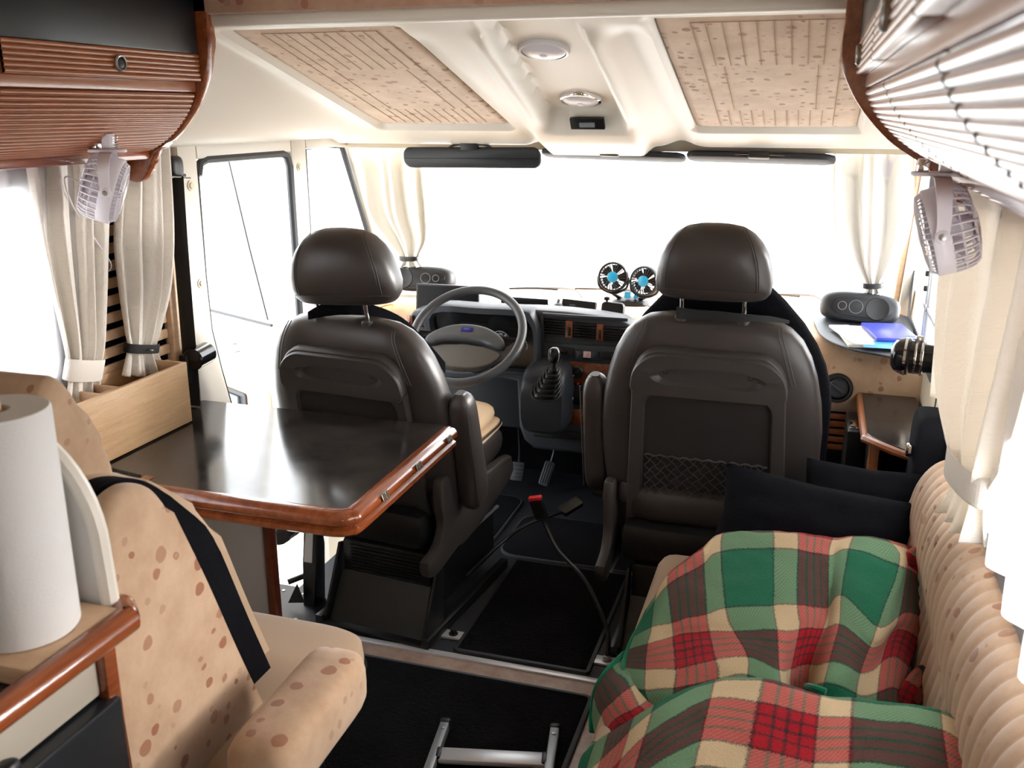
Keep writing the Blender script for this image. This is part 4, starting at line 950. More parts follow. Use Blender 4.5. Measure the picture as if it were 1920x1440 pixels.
# paper towel roll
t = thing('paper_towel_roll', 'white paper towel roll on a wooden holder in the left foreground', 'paper towel', (-1.02, .895, .896))
rx, ry, z0 = -1.000, .915, .926
pr = [(.022, z0), (.068, z0), (.070, z0 + .003), (.0705, z0 + .315), (.068, z0 + .319), (.022, z0 + .319), (.021, z0 + .315), (.021, z0)]
MB().lathe(pr, 48, T(rx, ry, 0)).build('roll', M['paper'], t)
MB().b2((rx - .09, ry - .085, .896), (rx + .085, ry + .085, .924), .003).build('holder_base', M['beech'], t)
MB().lathe([(.011, .90), (.011, z0 + .338), (.006, z0 + .345), (0, z0 + .346)], 20, T(rx, ry, 0)).build('holder_dowel', M['bamboo'], t)

# ================================================================== sofa on the right
t = thing('side_sofa', 'spotted beige side sofa with channel-quilted back along the right wall', 'sofa', (0.05, 1.6, 0))
MB().b2((-.29, .45, .0), (.385, 2.42, .30), .01).build('base', M['doorblack'], t)
m = MB(); m.b2((-.335, .45, .28), (.27, 2.47, .425), .05, seg=4); m.build('seat_cushion', M['velour'], t, ang=60)
m = MB(); rg = []; L = 2.08; n = 440
for i in range(n + 1):
    y = .46 + L * i / n; ph = (y % .047) / .047; rp = abs(math.sin(math.pi * ph)) ** .5
    e = 1.0
    dd = min(L - (y - .46), .12)
    if dd < .12: e = max(.02, math.sqrt(max(0, 1 - ((.12 - dd) / .12) ** 2)))
    ring = []
    for k in range(22):
        a = R(-70 + 175 * k / 21); 
        r = (.090 + .011 * rp)
        ring.append(V((.388 - (.080 + .007 * rp) * math.cos(a) * (1 if math.cos(a) > 0 else .02), y, .630 + ((.152 + .007 * rp) * math.sin(a)) * e - (1 - e) * .10)))
    # down to the seat
    ring = [V((.306 - .008 * rp + .02 * (1 - e), y, .40))] + [V((.300 - .008 * rp + .02 * (1 - e), y, .50))] + [V((p.x, p.y, p.z)) for p in ring[6:]] + [V((.392, y, .40))]
    rg.append(ring)
m.loft(rg); m.build('quilted_back', M['spots'], t, ang=70)
# black cushions
def pillow(label, c, ux, uy, w, h, d, seed):
    rnd = random.Random(seed); Mx = frame(c, ux, uy); m = MB()
    for s in (1, -1):
        def fn(u, v):
            x, y = 2 * u - 1, 2 * v - 1
            k = (max(0, 1 - x * x) * max(0, 1 - y * y)) ** .42
            pin = 1 - .07 * (1 - abs(x)) * abs(y) ** 2; pin2 = 1 - .07 * (1 - abs(y)) * abs(x) ** 2
            wr = (.008 * noise.noise(V((x * 3 + seed, y * 3, s * 2.0))) + .004 * noise.noise(V((x * 8, y * 8 + seed, s)))) * k
            return V((x * w * pin2, y * h * pin, s * (d * k + wr) ))
        m.grid(fn, 30, 22, Mx)
    return tag(m.build('cushion', M['corduroy'], ang=85), label, 'cushion', 'black cushions on the sofa')
pillow('front black corduroy cushion leaning on the passenger seat back', (.068, 2.42, .555), (1, -.05, -.10), (0, .42, 1), .250, .125, .055, 3)
pillow('rear black cushion peeping out behind the front one on the sofa', (.20, 2.56, .565), (1, .05, -.06), (0, .30, 1), .165, .125, .045, 8)
# ================================================================== tartan blanket (control nets in metres, woven pattern in its own uv)
def net(px):     # rows of (u, v, z) photo measurements -> points on the real heights
    return [[PZ(u, v, z) for u, v, z in r] for r in px]
def cr(a, b, c, d, t): return 0.5 * ((2 * b) + (c - a) * t + (2 * a - 5 * b + 4 * c - d) * t * t + (3 * b - a - 3 * c + d) * t ** 3)
def sheet(name, pts, us, vs, parent, nu=150, nv=130, fold=None, seed=0):
    nr, nc = len(pts), len(pts[0])
    def smp(arr, f, n, get):
        x = f * (n - 1); i = min(int(x), n - 2); t = x - i
        return cr(get(max(i - 1, 0)), get(i), get(i + 1), get(min(i + 2, n - 1)), t)
    def fn(u, v):
        p = smp(None, v, nr, lambda r: smp(None, u, nc, lambda c: pts[r][c]))
        k = .006 * noise.noise(V((p.x * 9 + seed, p.y * 9, 0))) + .003 * noise.noise(V((p.x * 24, p.y * 24, seed)))
        if fold: k += fold(u, v)
        return p + V((0, 0, k))
    def lin(arr, f):
        x = f * (len(arr) - 1); i = min(int(x), len(arr) - 2); return arr[i] + (arr[i + 1] - arr[i]) * (x - i)
    def uv(u, v):
        w = .025 * noise.noise(V((u * 4, v * 4, seed + 3.0)))
        return (lin(us, u) + w, lin(vs, v) + w * .7) if not callable(vs) else vs(u, v)
    m = MB(); m.grid(fn, nu, nv, uv=uv)
    return m.build(name, M['tartan'], parent, ang=80, solid=.007), fn
bl = thing('tartan_blanket', 'red and green tartan wool blanket heaped on the right sofa', 'blanket', (0.0, 1.75, .42))
us = [-.85, -.6, -.42, -.17, 0, .4, .577, .83, 1.0, 1.4, 1.62, 1.83]
vs = [-.45, -.2, -.04, .4, .577, .83, 1.0, 1.17]
A = [[(1236, 1120, .43), (1262, 1085, .43), (1285, 1060, .43), (1340, 1025, .44), (1375, 1008, .45), (1450, 1005, .47), (1497, 1008, .47), (1560, 1016, .47), (1600, 1016, .47), (1660, 1022, .46), (1705, 1035, .45), (1738, 1062, .44)],
     [(1218, 1142, .48), (1240, 1104, .52), (1262, 1073, .55), (1318, 1028, .585), (1358, 999, .60), (1450, 999, .61), (1497, 1004, .61), (1560, 1013, .605), (1602, 1010, .605), (1665, 1014, .605), (1706, 1028, .585), (1742, 1056, .56)],
     [(1208, 1162, .475), (1232, 1124, .52), (1257, 1092, .555), (1318, 1050, .595), (1350, 1024, .61), (1450, 1022, .625), (1497, 1030, .62), (1552, 1040, .61), (1592, 1030, .62), (1685, 1050, .62), (1702, 1062, .58), (1742, 1100, .55)],
     [(1188, 1202, .465), (1222, 1178, .51), (1262, 1165, .54), (1325, 1148, .57), (1362, 1140, .58), (1452, 1138, .59), (1495, 1142, .585), (1550, 1140, .57), (1578, 1118, .60), (1645, 1168, .60), (1692, 1150, .56), (1733, 1160, .53)],
     [(1178, 1225, .455), (1215, 1208, .50), (1265, 1190, .53), (1330, 1180, .555), (1378, 1185, .56), (1455, 1190, .57), (1496, 1190, .555), (1541, 1180, .56), (1574, 1172, .585), (1630, 1203, .58), (1676, 1188, .54), (1720, 1200, .51)],
     [(1170, 1252, .45), (1212, 1252, .485), (1272, 1250, .515), (1340, 1238, .535), (1400, 1235, .545), (1458, 1258, .535), (1482, 1255, .505), (1522, 1243, .515), (1558, 1240, .565), (1611, 1252, .55), (1660, 1240, .515), (1702, 1250, .49)],
     [(1176, 1290, .445), (1214, 1292, .475), (1270, 1286, .50), (1345, 1276, .515), (1400, 1270, .525), (1460, 1290, .515), (1478, 1291, .47), (1516, 1285, .48), (1546, 1276, .545), (1600, 1290, .525), (1650, 1302, .49), (1690, 1300, .47)],
     [(1200, 1325, .44), (1232, 1333, .45), (1275, 1332, .47), (1345, 1325, .48), (1400, 1325, .49), (1460, 1325, .48), (1478, 1322, .45), (1518, 1318, .46), (1538, 1316, .50), (1600, 1330, .49), (1650, 1335, .47), (1690, 1330, .45)]]
PA_ = net(A)
oA, fA = sheet('upper_layer', PA_, us, vs, bl, seed=1, fold=lambda u, v: .020 * max(0, u - .45) * min(1, v * 1.6) * math.sin(34 * u + 1.2) + .006 * math.sin(11 * u + 4 * v) * min(1, v * 2))
Bx = [(1092, 1425, .46), (1130, 1392, .50), (1172, 1362, .53), (1232, 1325, .56), (1340, 1284, .585), (1432, 1286, .60), (1535, 1306, .605), (1597, 1313, .60), (1700, 1330, .60), (1770, 1345, .61), (1812, 1370, .62), (1836, 1410, .61)]
ub = [-.8, -.5, -.25, 0.02, .4, .577, .83, 1.0, 1.22, 1.42, 1.58, 1.72]
rg = [PZ(*p) for p in Bx]
def off(dy, dz, spread=0.0):
    out = []
    for i, p in enumerate(rg):
        f = i / (len(rg) - 1) - .5
        s = .35 + .65 * math.sin(math.pi * (i + .6) / len(rg)) if dz < 0 else 1
        z = max(p.z + dz * s, .437 if -.33 < p.x < .22 else .36)
        out.append(V((min(p.x + f * spread, .292 if z < .57 else .32), p.y + dy, z)))
    return out
Bn = [off(.085, -.13), off(.04, -.03), rg, off(-.06, -.006), off(-.14, -.035, .02), off(-.25, -.075, .04), off(-.40, -.12, .06)]
vb = [0.05, .30, .40, .60, .84, 1.2, 1.7]
def uvB(u, v):
    x = u * (len(ub) - 1); i = min(int(x), len(ub) - 2); a = ub[i] + (ub[i + 1] - ub[i]) * (x - i)
    y = v * (len(vb) - 1); j = min(int(y), len(vb) - 2); b = vb[j] + (vb[j + 1] - vb[j]) * (y - j)
    return (a + .05 * (b - .4), b - .28 * max(0, (.36 - u)) / .36)
oB, fB = sheet('lower_layer', Bn, ub, uvB, bl, nu=170, nv=110, seed=5, fold=lambda u, v: .010 * math.sin(u * 17 + v * 3) * v)
C_ = net([[(1172, 1228, .452), (1200, 1255, .455), (1230, 1310, .45), (1265, 1345, .45)], [(1140, 1262, .44), (1160, 1290, .455), (1190, 1335, .46), (1230, 1370, .45)], [(1118, 1300, .40), (1128, 1325, .415), (1150, 1360, .43), (1180, 1392, .44)], [(1112, 1345, .36), (1116, 1368, .36), (1124, 1395, .37), (1140, 1420, .39)]])
sheet('under_layer', C_, [1.0, 1.3, 1.6, 1.8], [.45, .62, .80, 1.0], bl, 40, 40, seed=9)
m = MB()
m.tube([fA(0, i / 40) for i in range(41)] + [fA(i / 30, 1) for i in range(1, 11)], .0075, 8)
m.tube([PZ(u, v, z) for u, v, z in ((1172, 1226, .45), (1140, 1258, .44), (1118, 1295, .40), (1111, 1340, .36), (1111, 1372, .34))], .008, 8, 6)
m.tube([PZ(u, v, z) + V((0, -.004, .004)) for u, v, z in ((1466, 1296, .525), (1480, 1300, .50), (1500, 1302, .50))], .007, 8, 4)
m.tube([PZ(u, v, z) + V((0, -.004, .006)) for u, v, z in ((1512, 1290, .50), (1525, 1292, .545), (1548, 1300, .55))], .007, 8, 4)
m.build('binding', M['binding'], bl)
m = MB(); m.uv = None
def curl(pts, r):
    p = catmull([PZ(*q) for q in pts], 8); n = len(p)
    def fn(u, v):
        i = min(int(v * (n - 1)), n - 2); c = p[i].lerp(p[i + 1], v * (n - 1) - i); t = (p[i + 1] - p[i]).normalized()
        a = t.cross(V((0, 0, 1))).normalized(); b = a.cross(t); an = u * 2 * math.pi; e = r * (1 + .15 * math.sin(an * 3 + v * 5)) * (1 if 0.03 < v < .97 else .3)
        return c + a * e * math.cos(an) + b * e * math.sin(an)
    m = MB(); m.grid(fn, 18, 60, uv=lambda u, v: (.60 + u * .22, .6 + v * 1.1)); m.build('curled_corner', M['tartan'], bl, ang=80)
curl([(1705, 1075, .56), (1710, 1050, .585), (1725, 1043, .59), (1742, 1062, .585), (1743, 1110, .55), (1738, 1160, .52)], .020)
curl([(1690, 1325, .46), (1705, 1290, .49), (1728, 1262, .50), (1738, 1272, .50), (1722, 1305, .47), (1700, 1330, .45)], .014)
# ================================================================== dashboard
DY = 3.36
def D(u, v, y=DY): p = PY(u, v, y); return (p.x, p.z)
MF = lambda y: Matrix(((1, 0, 0, 0), (0, 0, -1, y), (0, 1, 0, 0), (0, 0, 0, 1)))   # local x,y -> world x,z ; local z -> towards the cabin
def quad(m, u0, v0, u1, v1, h, y=DY, r=.004, bev=.002, z0=0.0):
    (a, b), (c, d) = D(u0, v0, y), D(u1, v1, y); w, hh = abs(c - a) / 2, abs(d - b) / 2
    r = min(r, w * .9, hh * .9)
    m.prism(rrect(w, hh, r, 4, (a + c) / 2, (b + d) / 2), h, MF(y), bev, z0=z0); return m
# padded dash top across the whole cab
prof = [(3.56, .58), (3.42, .585), (3.375, .62), (3.355, .68), (3.352, .74), (3.366, .79), (3.405, .832), (3.48, .850), (3.7, .845), (3.9, .83), (4.11, .80)]
pp = catmull([V((0, y, z)) for y, z in prof], 4)
t = thing('dashboard', 'wide grey dashboard with beige spotted padding across the cab', 'dashboard', (-.73, 3.6, .40))
m = MB(); rg = []
for i in range(40):
    x = XL + (XR - XL) * i / 39; rg.append([V((x, p.y + .12 * (1 - sst(-.62, -.48, x)) * (1 - sst(3.4, 3.9, p.y)) - .02 * max(0, x + .1), p.z)) for p in pp] + [V((x, 4.11, .62))])
m.loft(rg); m.build('padded_top', M['spotsdash'], t, ang=60)
out = [(764, 596), (774, 583), (800, 577), (1000, 581), (1060, 585), (1120, 592), (1165, 600), (1184, 612), (1198, 636), (1200, 860), (1090, 850), (1000, 842), (982, 826), (972, 800), (968, 716), (940, 712), (860, 712), (790, 704), (768, 660)]
MB().prism([D(*p) for p in out], .12, MF(DY + .12), .016, 3).build('dash_body', M['dash'], t, ang=45)
MB().b2((-1.52, DY + .16, .36), (-1.02, DY + .19, .70), .01).build('knee_panel', M['visor'], t)  # charcoal colour carries the shade below the steering wheel
# instrument hood
o_ = [D(*p, 3.33) for p in ((800, 574), (905, 574), (985, 579), (1002, 592), (1012, 622), (1010, 690), (1000, 704), (960, 702), (850, 700), (806, 690), (803, 640))]
o_ = [(p.x, p.y) for p in catmull([V((a, b, 0)) for a, b in o_], 4, True)]
cx, cz = sum(p[0] for p in o_) / len(o_), sum(p[1] for p in o_) / len(o_)
sc = lambda k, kz, dz=0: [(cx + (x - cx) * k, cz + (z - cz) * kz + dz) for x, z in o_]
m = MB(); rg = [[V((x, y, z)) for x, z in q] for q, y in ((o_, 3.40), (o_, 3.325), (sc(.97, .96), 3.312), (sc(.89, .83, -.004), 3.315), (sc(.86, .80, -.004), 3.372))]; m.loft(rg, True, False)
hood = m.build('instrument_hood', M['dash'], t, ang=50)
ip = MB().add([V((x, 3.352, z)) for x, z in sc(.88, .82, -.004)], [tuple(range(len(o_)))]).build('instrument_panel', M['blackgloss'], t)
c = D(937, 640, 3.348); MT = lambda x, z, y=3.347: Matrix(((1, 0, 0, x), (0, 0, -1, y), (0, 1, 0, z), (0, 0, 0, 1)))
m = MB()
for q, r in ((c, .040), ((c[0] - .155, c[1]), .040), ((c[0] + .085, c[1] - .01), .026)):
    m.tube([(q[0] + r * math.cos(a), 3.349, q[1] + r * math.sin(a)) for a in [R(-30 + 10 * i) for i in range(25)]], .0008, 4)
    for i in range(13): a = R(-30 + 20 * i); m.box((q[0] + r * .93 * math.cos(a), 3.348, q[1] + r * .93 * math.sin(a)), (.0018, .001, .0018))
m.build('dial_ring', M['marks'], t)
for s, a in (('60', 150), ('80', 118), ('100', 88), ('120', 52), ('140', 20)): text('dial_number', s, .013, MT(c[0] + .029 * math.cos(R(a)), c[1] + .029 * math.sin(R(a))), M['marks'], t)
m = MB(); m.rod((c[0], 3.344, c[1]), (c[0] - .02, 3.344, c[1] - .02), .001); m.build('dial_needle', M['red'], t)
# air vents with wooden dividers
def vent(u0, v0, u1, v1, n=6, skew=0):
    m = MB(); (a, b), (c2, d) = D(u0, v0), D(u1, v1)
    m.b2((a, DY - .003, d), (c2, DY + .001, b)); f = m.build('air_vent', M['blackgloss'], t, smooth=False)
    m = MB()
    for k in range(n):
        z = d + (b - d) * (k + .5) / n; m.box(((a + c2) / 2, DY - .008, z), (abs(c2 - a) * .96, .012, .003), .001, )
    m.build('vent_blade', M['black'], f); return f
vent(1021, 596, 1061, 630); vent(1077, 603, 1119, 637); vent(1133, 610, 1174, 643); vent(786, 590, 818, 617, 5)
m = MB(); quad(m, 1018, 592, 1178, 596, .010, r=.002); quad(m, 1014, 592, 1020, 648, .010); m.build('vent_surround', M['dash'], t)
for u0, v0, u1, v1 in ((1062, 600, 1075, 633), (1120, 606, 1132, 638), (766, 590, 776, 612), (787, 618, 806, 623)):
    m = MB(); quad(m, u0, v0, u1, v1, .014, r=.003); o = m.build('wood_insert', M['burl'], t)
    if v1 - v0 > 20: m = MB(); quad(m, u0 + 4, v0 + 11, u1 - 4, v1 - 5, .019, r=.002); m.build('vent_slider', M['black'], o)
m = MB(); quad(m, 777, 624, 787, 636, .010, r=.002); quad(m, 789, 624, 800, 636, .010, r=.002); m.build('rocker_switch', M['dash'], t)
# radio row
m = MB(); quad(m, 1020, 641, 1178, 676, .006, r=.006); rad = m.build('radio_panel', M['dash'], t)
m = MB(); quad(m, 1030, 648, 1076, 669, .010); quad(m, 1131, 658, 1172, 676, .008); quad(m, 1080, 655, 1125, 674, .009); m.build('black_insert', M['black'], rad)
m = MB(); quad(m, 1050, 656, 1064, 663, .012, r=.001); m.build('display', M['blackgloss'], rad)
m = MB(); quad(m, 1095, 657, 1109, 670, .014, r=.002); hz = m.build('hazard_button', M['pinkbutton'], t)
hc = D(1102, 664, 3.344); m = MB(); m.tube([(hc[0] + .006 * math.cos(R(a)), 3.3455, hc[1] + .006 * math.sin(R(a)) - .001) for a in (90, 210, 330)], .0008, 4, closed=True); m.build('triangle_mark', M['red'], hz)
m = MB(); quad(m, 1082, 656, 1094, 673, .013, r=.002); quad(m, 1110, 657, 1123, 674, .013, r=.002); m.build('rocker_switch', M['dash'], t)
m = MB(); quad(m, 1016, 673, 1200, 728, .004, r=.006); wt = m.build('wood_trim', M['burl'], t)
def knob(u, v, r, ang):
    x, z = D(u, v, DY - .004); MM_ = MT(x, z, DY - .004)
    m = MB(); m.lathe([(r, 0), (r, .006), (r * .82, .010), (r * .8, .016), (0, .017)], 24, MM_); k = m.build('heater_knob', M['black'], t)
    m = MB(); m.box((0, 0, .018), (r * 1.5, r * .34, .008), .002, MM_ @ RZ(ang)); m.build('knob_grip', M['black'], k)
    m = MB(); m.box((-r * .62 * math.cos(R(ang)), -r * .62 * math.sin(R(ang)), .0225), (r * .2, r * .16, .001), 0, MM_); m.build('knob_mark', M['marks'], k)
knob(1083, 697, .024, 45); knob(1150, 702, .024, 80)
m = MB(); quad(m, 1072, 717, 1091, 722, .006, r=.002); sl_ = m.build('slider_slot', M['black'], t)
x, z = D(1084, 719.5, DY - .006); MB().lathe([(.004, 0), (.004, .006), (0, .007)], 10, MT(x, z, DY - .006)).build('slider_tip', M['red'], sl_)
m = MB(); quad(m, 1062, 731, 1100, 760, .010, r=.004); sk = m.build('lighter_panel', M['black'], t)
x, z = D(1072, 746, DY - .01); MB().lathe([(.007, 0), (.008, .008), (.006, .014), (0, .015)], 16, MT(x, z, DY - .01)).build('lighter_button', M['sheet'], sk)
m = MB(); quad(m, 1056, 764, 1100, 798, .008, r=.003); m.build('wood_trim', M['burl'], t)
# open tray under the centre stack
m = MB(); quad(m, 1000, 802, 1110, 828, .006, r=.006); m.build('tray_opening', M['black'], t)
# gear lever console
(a, b), (c2, d) = D(974, 684, 3.22), D(1058, 822, 3.22)
m = MB(); rg = []
for y, k, tp in ((3.37, 1.0, 0), (3.26, 1.0, -.01), (3.225, .97, -.025), (3.205, .90, -.05)):
    mx, mz = (a + c2) / 2, (b + d) / 2 
    rg.append([V((mx + p[0] * (c2 - a) / 2 * k, y, mz + p[1] * (b - d) / 2 * k + tp * (1 if p[1] > 0 else -.2))) for p in sel(1, 1, 5, 32)])
m.loft(rg, True, True); m.build('gear_console', M['dash'], t, ang=50)
g = thing('gear_lever', 'black gear lever with ribbed gaiter on the centre console', 'gear lever', (-.88, 3.20, .58))
p0, p1 = PY(1024, 735, 3.20), PY(1038, 690, 3.16); m = MB(); rg = []
for k in range(15):
    f = k / 14; p = p0.lerp(p1, f); w = (.052 * (1 - f) + .017 * f) * (1.0 if k % 2 else .84); dd = .05 * (1 - f) + .014 * f
    rg.append([V((p.x + q[0] * w, p.y + q[1] * dd * .8 , p.z + q[1] * dd * .55)) for q in sel(1, 1, 3, 24)])
m.loft(rg); ga = m.build('gaiter', M['black'], g, ang=30)
for k in range(6):
    f = .08 + .80 * k / 5; p = p0.lerp(p1, f); w = .056 * (1 - f) + .019 * f; dd = .056 * (1 - f) + .018 * f
    MB().tube([(p.x + q[0] * w, p.y + q[1] * dd * .8, p.z + q[1] * dd * .55) for q in sel(1, 1, 3, 24)], .0042, 6, closed=True).build('gaiter_rib', M['visor'], ga)
p2 = PY(1040, 668, 3.14)
MB().rod(p1, p2, .008).build('lever_rod', M['black'], g)
m = MB(); m.sq(tuple(p2 + V((0, 0, .004))), (.021, .020, .030), .75, .75, 24, 14); kb = m.build('knob', M['blackgloss'], g)
m = MB(); m.tube([(p2.x + .0205 * q[0] * .95, p2.y - .012, p2.z + .006 + .026 * q[1]) for q in sel(1, 1, 2.6, 24)], .002, 6, closed=True); m.build('knob_ring', M['chrome'], kb)
# steering wheel
wc = PY(878, 634, 3.17); be = R(48); MW = frame(wc, (1, 0, 0), (0, math.sin(be), math.cos(be)))
w = thing('steering_wheel', 'grey steering wheel with blue badge in front of the instruments', 'steering wheel', tuple(wc))
m = MB(); m.tube([MW @ V((.207 * math.cos(R(5 * i)), .207 * math.sin(R(5 * i)), .02)) for i in range(72)], .0165, 14, closed=True); m.build('rim', M['wheelgrey'], w, ang=80)
def plate(poly, h, z0, bev, m_, nm, par, sub=4):
    p = catmull([V((a, b, 0)) for a, b in poly], sub, True); return MB().prism([(q.x, q.y) for q in p], h, MW, bev, 3, z0).build(nm, m_, par, ang=50)
sp = [(-.205, .02), (-.165, -.015), (-.13, -.03), (0, -.02), (.13, -.03), (.165, -.015), (.205, .02), (.206, -.06), (.165, -.085), (.12, -.11), (.08, -.135), (0, -.14), (-.08, -.135), (-.12, -.11), (-.165, -.085), (-.206, -.06)]
plate(sp, .022, -.012, .008, M['wheelgrey'], 'spokes', w)
plate([(a, b - .02) for a, b in ((-.145, -.048), (-.07, -.025), (0, -.02), (.07, -.025), (.145, -.048), (.115, -.095), (.05, -.118), (0, -.12), (-.05, -.118), (-.115, -.095))], .012, .006, .006, M['hubbeige'], 'lower_pad', w)
hp_ = plate([(a, b - .02) for a, b in ((-.155, -.016), (-.13, .022), (-.07, .054), (0, .064), (.07, .054), (.13, .022), (.155, -.016), (.135, -.034), (.07, -.014), (0, -.008), (-.07, -.014), (-.135, -.034))], .034, .0, .012, M['wheelgrey'], 'horn_pad', w)
bd = MB().prism(rrect(.024, .0095, .005, 5, 0, .015), .003, MW, .001, z0=.033).build('badge', M['bluebadge'], hp_)
tx = text('badge_lettering', 'FIAT', .011, MW @ T(0, .015, .0365), M['badgetext'], w)
m = MB(); m.rod(MW @ V((0, -.01, -.01)), MW @ V((0, -.01, -.16)), .042, 20); m.build('column', M['dash'], w)
m = MB()
for s in (-1, 1): m.tube([MW @ V((s * .04, .01, -.06)), MW @ V((s * .12, .015, -.055)), MW @ V((s * .175, .02, -.05))], [.009, .012], 10, 4, flat=.7)
m.build('stalk', M['black'], w)

# ------------------------------------------------------------------ things on the dashboard
def speaker(label, c, ax, w, h, d, big, rings, tilt=0):
    c = V(c); t = thing('speaker_pod', label, 'speaker', (c.x, c.y, c.z - h), group='dash speaker pods')
    Mx = frame(c, ax, (0, .25, 1)) @ RZ(tilt); m = MB(); rg = []
    for z, k in ((-d, .80), (-d * .9, .92), (-d * .4, 1.0), (0, .97), (.014, .90), (.020, .80)):
        rg.append([V((p[0] * w * k, p[1] * h * k - (1 - k) * .012, z)) for p in sel(1, 1, 3.2, 48)])
    m.loft(rg, True, True, Mx); m.build('housing', M['visor'], t, ang=50)
    gr = MB().prism([(p[0] * w * .77, p[1] * h * .62) for p in sel(1, 1, 2.8, 40)], .004, Mx, .002, z0=.019).build('grille', M['black'], t)
    m = MB()
    for x, r in rings: m.tube([Mx @ V((x + r * math.cos(R(12 * i)), r * math.sin(R(12 * i)), .024)) for i in range(30)], .0011, 5, closed=True)
    m.build('driver_ring', M['framegrey'], gr)
    MB().lathe([(big[1], .022), (big[1] * .96, .027), (big[1] * .6, .024), (0, .023)], 32, Mx @ T(big[0], 0, 0)).build('woofer', M['black'], gr)
    return t
speaker('black speaker pod in the right windscreen corner beside the papers', PY(1614, 577, 3.66), (1, .05, -.06), .142, .058, .10, (.055, .042), ((-.020, .024), (-.068, .015)), 0)
speaker('black speaker pod in the left windscreen corner behind the driver headrest', PY(788, 522, 3.70), (1, .10, .02), .148, .054, .10, (-.070, .044), ((.030, .021), (.075, .014)), 0)
c = PY(838, 557, 3.50)
t = thing('monitor', 'small black monitor behind the steering wheel', 'monitor', (c.x, 3.5, .84)); a, b = PY(780, 533, 3.5), PY(897, 582, 3.5)
Mm = frame(((a.x + b.x) / 2, 3.5, (a.z + b.z) / 2 - .004), (1, .03, 0), (0, .1, 1))
ww, hh = (b.x - a.x) / 2, (a.z - b.z) / 2 + .008
MB().prism(rrect(ww, hh, .004), .016, Mm, .003, z0=-.016).build('case', M['black'], t)
MB().prism(rrect(ww * .94, hh * .88, .001), .001, Mm, z0=0).build('screen', M['screen'], t)
MB().b2((c.x - .05, 3.49, .842), (c.x + .05, 3.56, .852), .002).build('stand', M['black'], t)
# twin fan
b = PZ(1182, 560, .862); FY = b.y; t = thing('twin_fan', 'black twin-head fan with cyan hubs standing on the dashboard', 'fan', (b.x, FY, .845))
m = MB(); m.lathe([(0, .0), (.078, .0), (.080, .008), (.070, .022), (.03, .034), (0, .036)], 36, T(b.x, FY, .838) @ Matrix.Diagonal((1, .75, 1, 1))); m.build('base', M['black'], t)
m = MB(); m.sq((b.x - .005, FY - .04, .885), (.014, .012, .014), .5, .5, 12, 8); m.sq((b.x + .028, FY - .03, .878), (.009, .009, .008), .5, .5, 12, 8); m.build('blue_knob', M['hub'], t)
for (u, v), dz, yw in (((1150, 519), .0, .12), ((1209, 527), 0, -.18)):
    cc = PY(u, v, FY - .035); nrm = V((-.10 + yw * .8, -1, .12)).normalized(); ax = V((0, 0, 1)).cross(nrm).normalized(); ax = -ax if ax.x < 0 else ax
    Mh = frame(cc, ax, nrm.cross(ax)); 
    if (Mh @ V((0, 0, 1)) - cc).y > 0: Mh = Mh @ RX(180)
    m = MB(); m.lathe([(.060, -.024), (.063, -.016), (.063, .010), (.060, .016), (.053, .016), (.053, -.020), (.060, -.024)], 36, Mh); hd_ = m.build('fan_head', M['black'], t)
    m = MB()
    for k in range(26): a = 2 * math.pi * k / 26; m.tube([Mh @ V((r * math.cos(a + tw), r * math.sin(a + tw), z)) for r, z, tw in ((.020, .017, 0), (.037, .019, .12), (.057, .013, .2))], .0021, 4)
    m.build('grill', M['black'], hd_)
    m = MB()
    for k in range(5):
        a0 = 2 * math.pi * k / 5; rg = []
        for r in (.014, .034, .051): rg.append([Mh @ V((r * math.cos(a0 + s * .46), r * math.sin(a0 + s * .46), -.006 + .007 * s + q)) for s, q in ((-1, 0), (0, 0), (1, 0), (1, -.002), (0, -.002), (-1, -.002))])
        m.loft(rg)
    m.build('blades', M['black'], hd_)
    MB().lathe([(.0225, .012), (.0225, .020), (.019, .0225), (0, .023)], 28, Mh).build('hub_cap', M['hub'], hd_)
    MB().tube([Mh @ V((-.064, 0, 0)), Mh @ V((-.055, -.045, -.004)), Mh @ V((0, -.068, -.006)), Mh @ V((.055, -.045, -.004)), Mh @ V((.064, 0, 0))], .005, 8, 5, flat=1.3).build('yoke', M['black'], t)
    MB().rod(Mh @ V((0, -.066, -.006)), V((b.x + (cc.x - b.x) * .5, FY, .860)), .010).build('neck', M['black'], t)
tag(MB().tube([(b.x + .06, FY - .03, .850), (b.x + .07, FY - .06, .852), (b.x + .12, FY - .10, .852), (b.x + .17, FY - .05, .850)], .003, 6, 6).build('power_cable', M['framegrey']), 'grey cord running from the twin fan across the dash top', 'cable')
# black tray, device with suction arm, camera case
a = PY(980, 574, 3.55)
t = thing('phone_tray', 'flat black tray on the dash right of the steering wheel', 'tray', (a.x, 3.48, .85))
m = MB(); m.prism(rrect(.108, .03, .012), .014, frame((a.x, 3.55, a.z - .012), (1, -.04, 0), (0, 1, .1)), .003); m.prism(rrect(.100, .003, .002), .034, frame((a.x, 3.575, a.z - .004), (1, -.04, 0), (0, 1, .1)), .001); m.build('tray_body', M['black'], t)
MB().box((a.x + .098, 3.54, a.z - .002), (.008, .03, .028), .003).build('clip', M['black'], t)
a = PY(1084, 576, 3.54)
t = thing('dash_device', 'black radio device with grey suction arm on the dash', 'device', (a.x, 3.47, .85))
m = MB(); m.prism(rrect(.068, .027, .005), .03, frame((a.x, 3.54, a.z), (1, -.02, -.05), (0, .2, 1)), .003, z0=-.03); db = m.build('device_body', M['black'], t)
m = MB(); m.b2((a.x - .035, 3.537, a.z + .006), (a.x - .012, 3.540, a.z + .009)); m.build('device_mark', M['framegrey'], db)
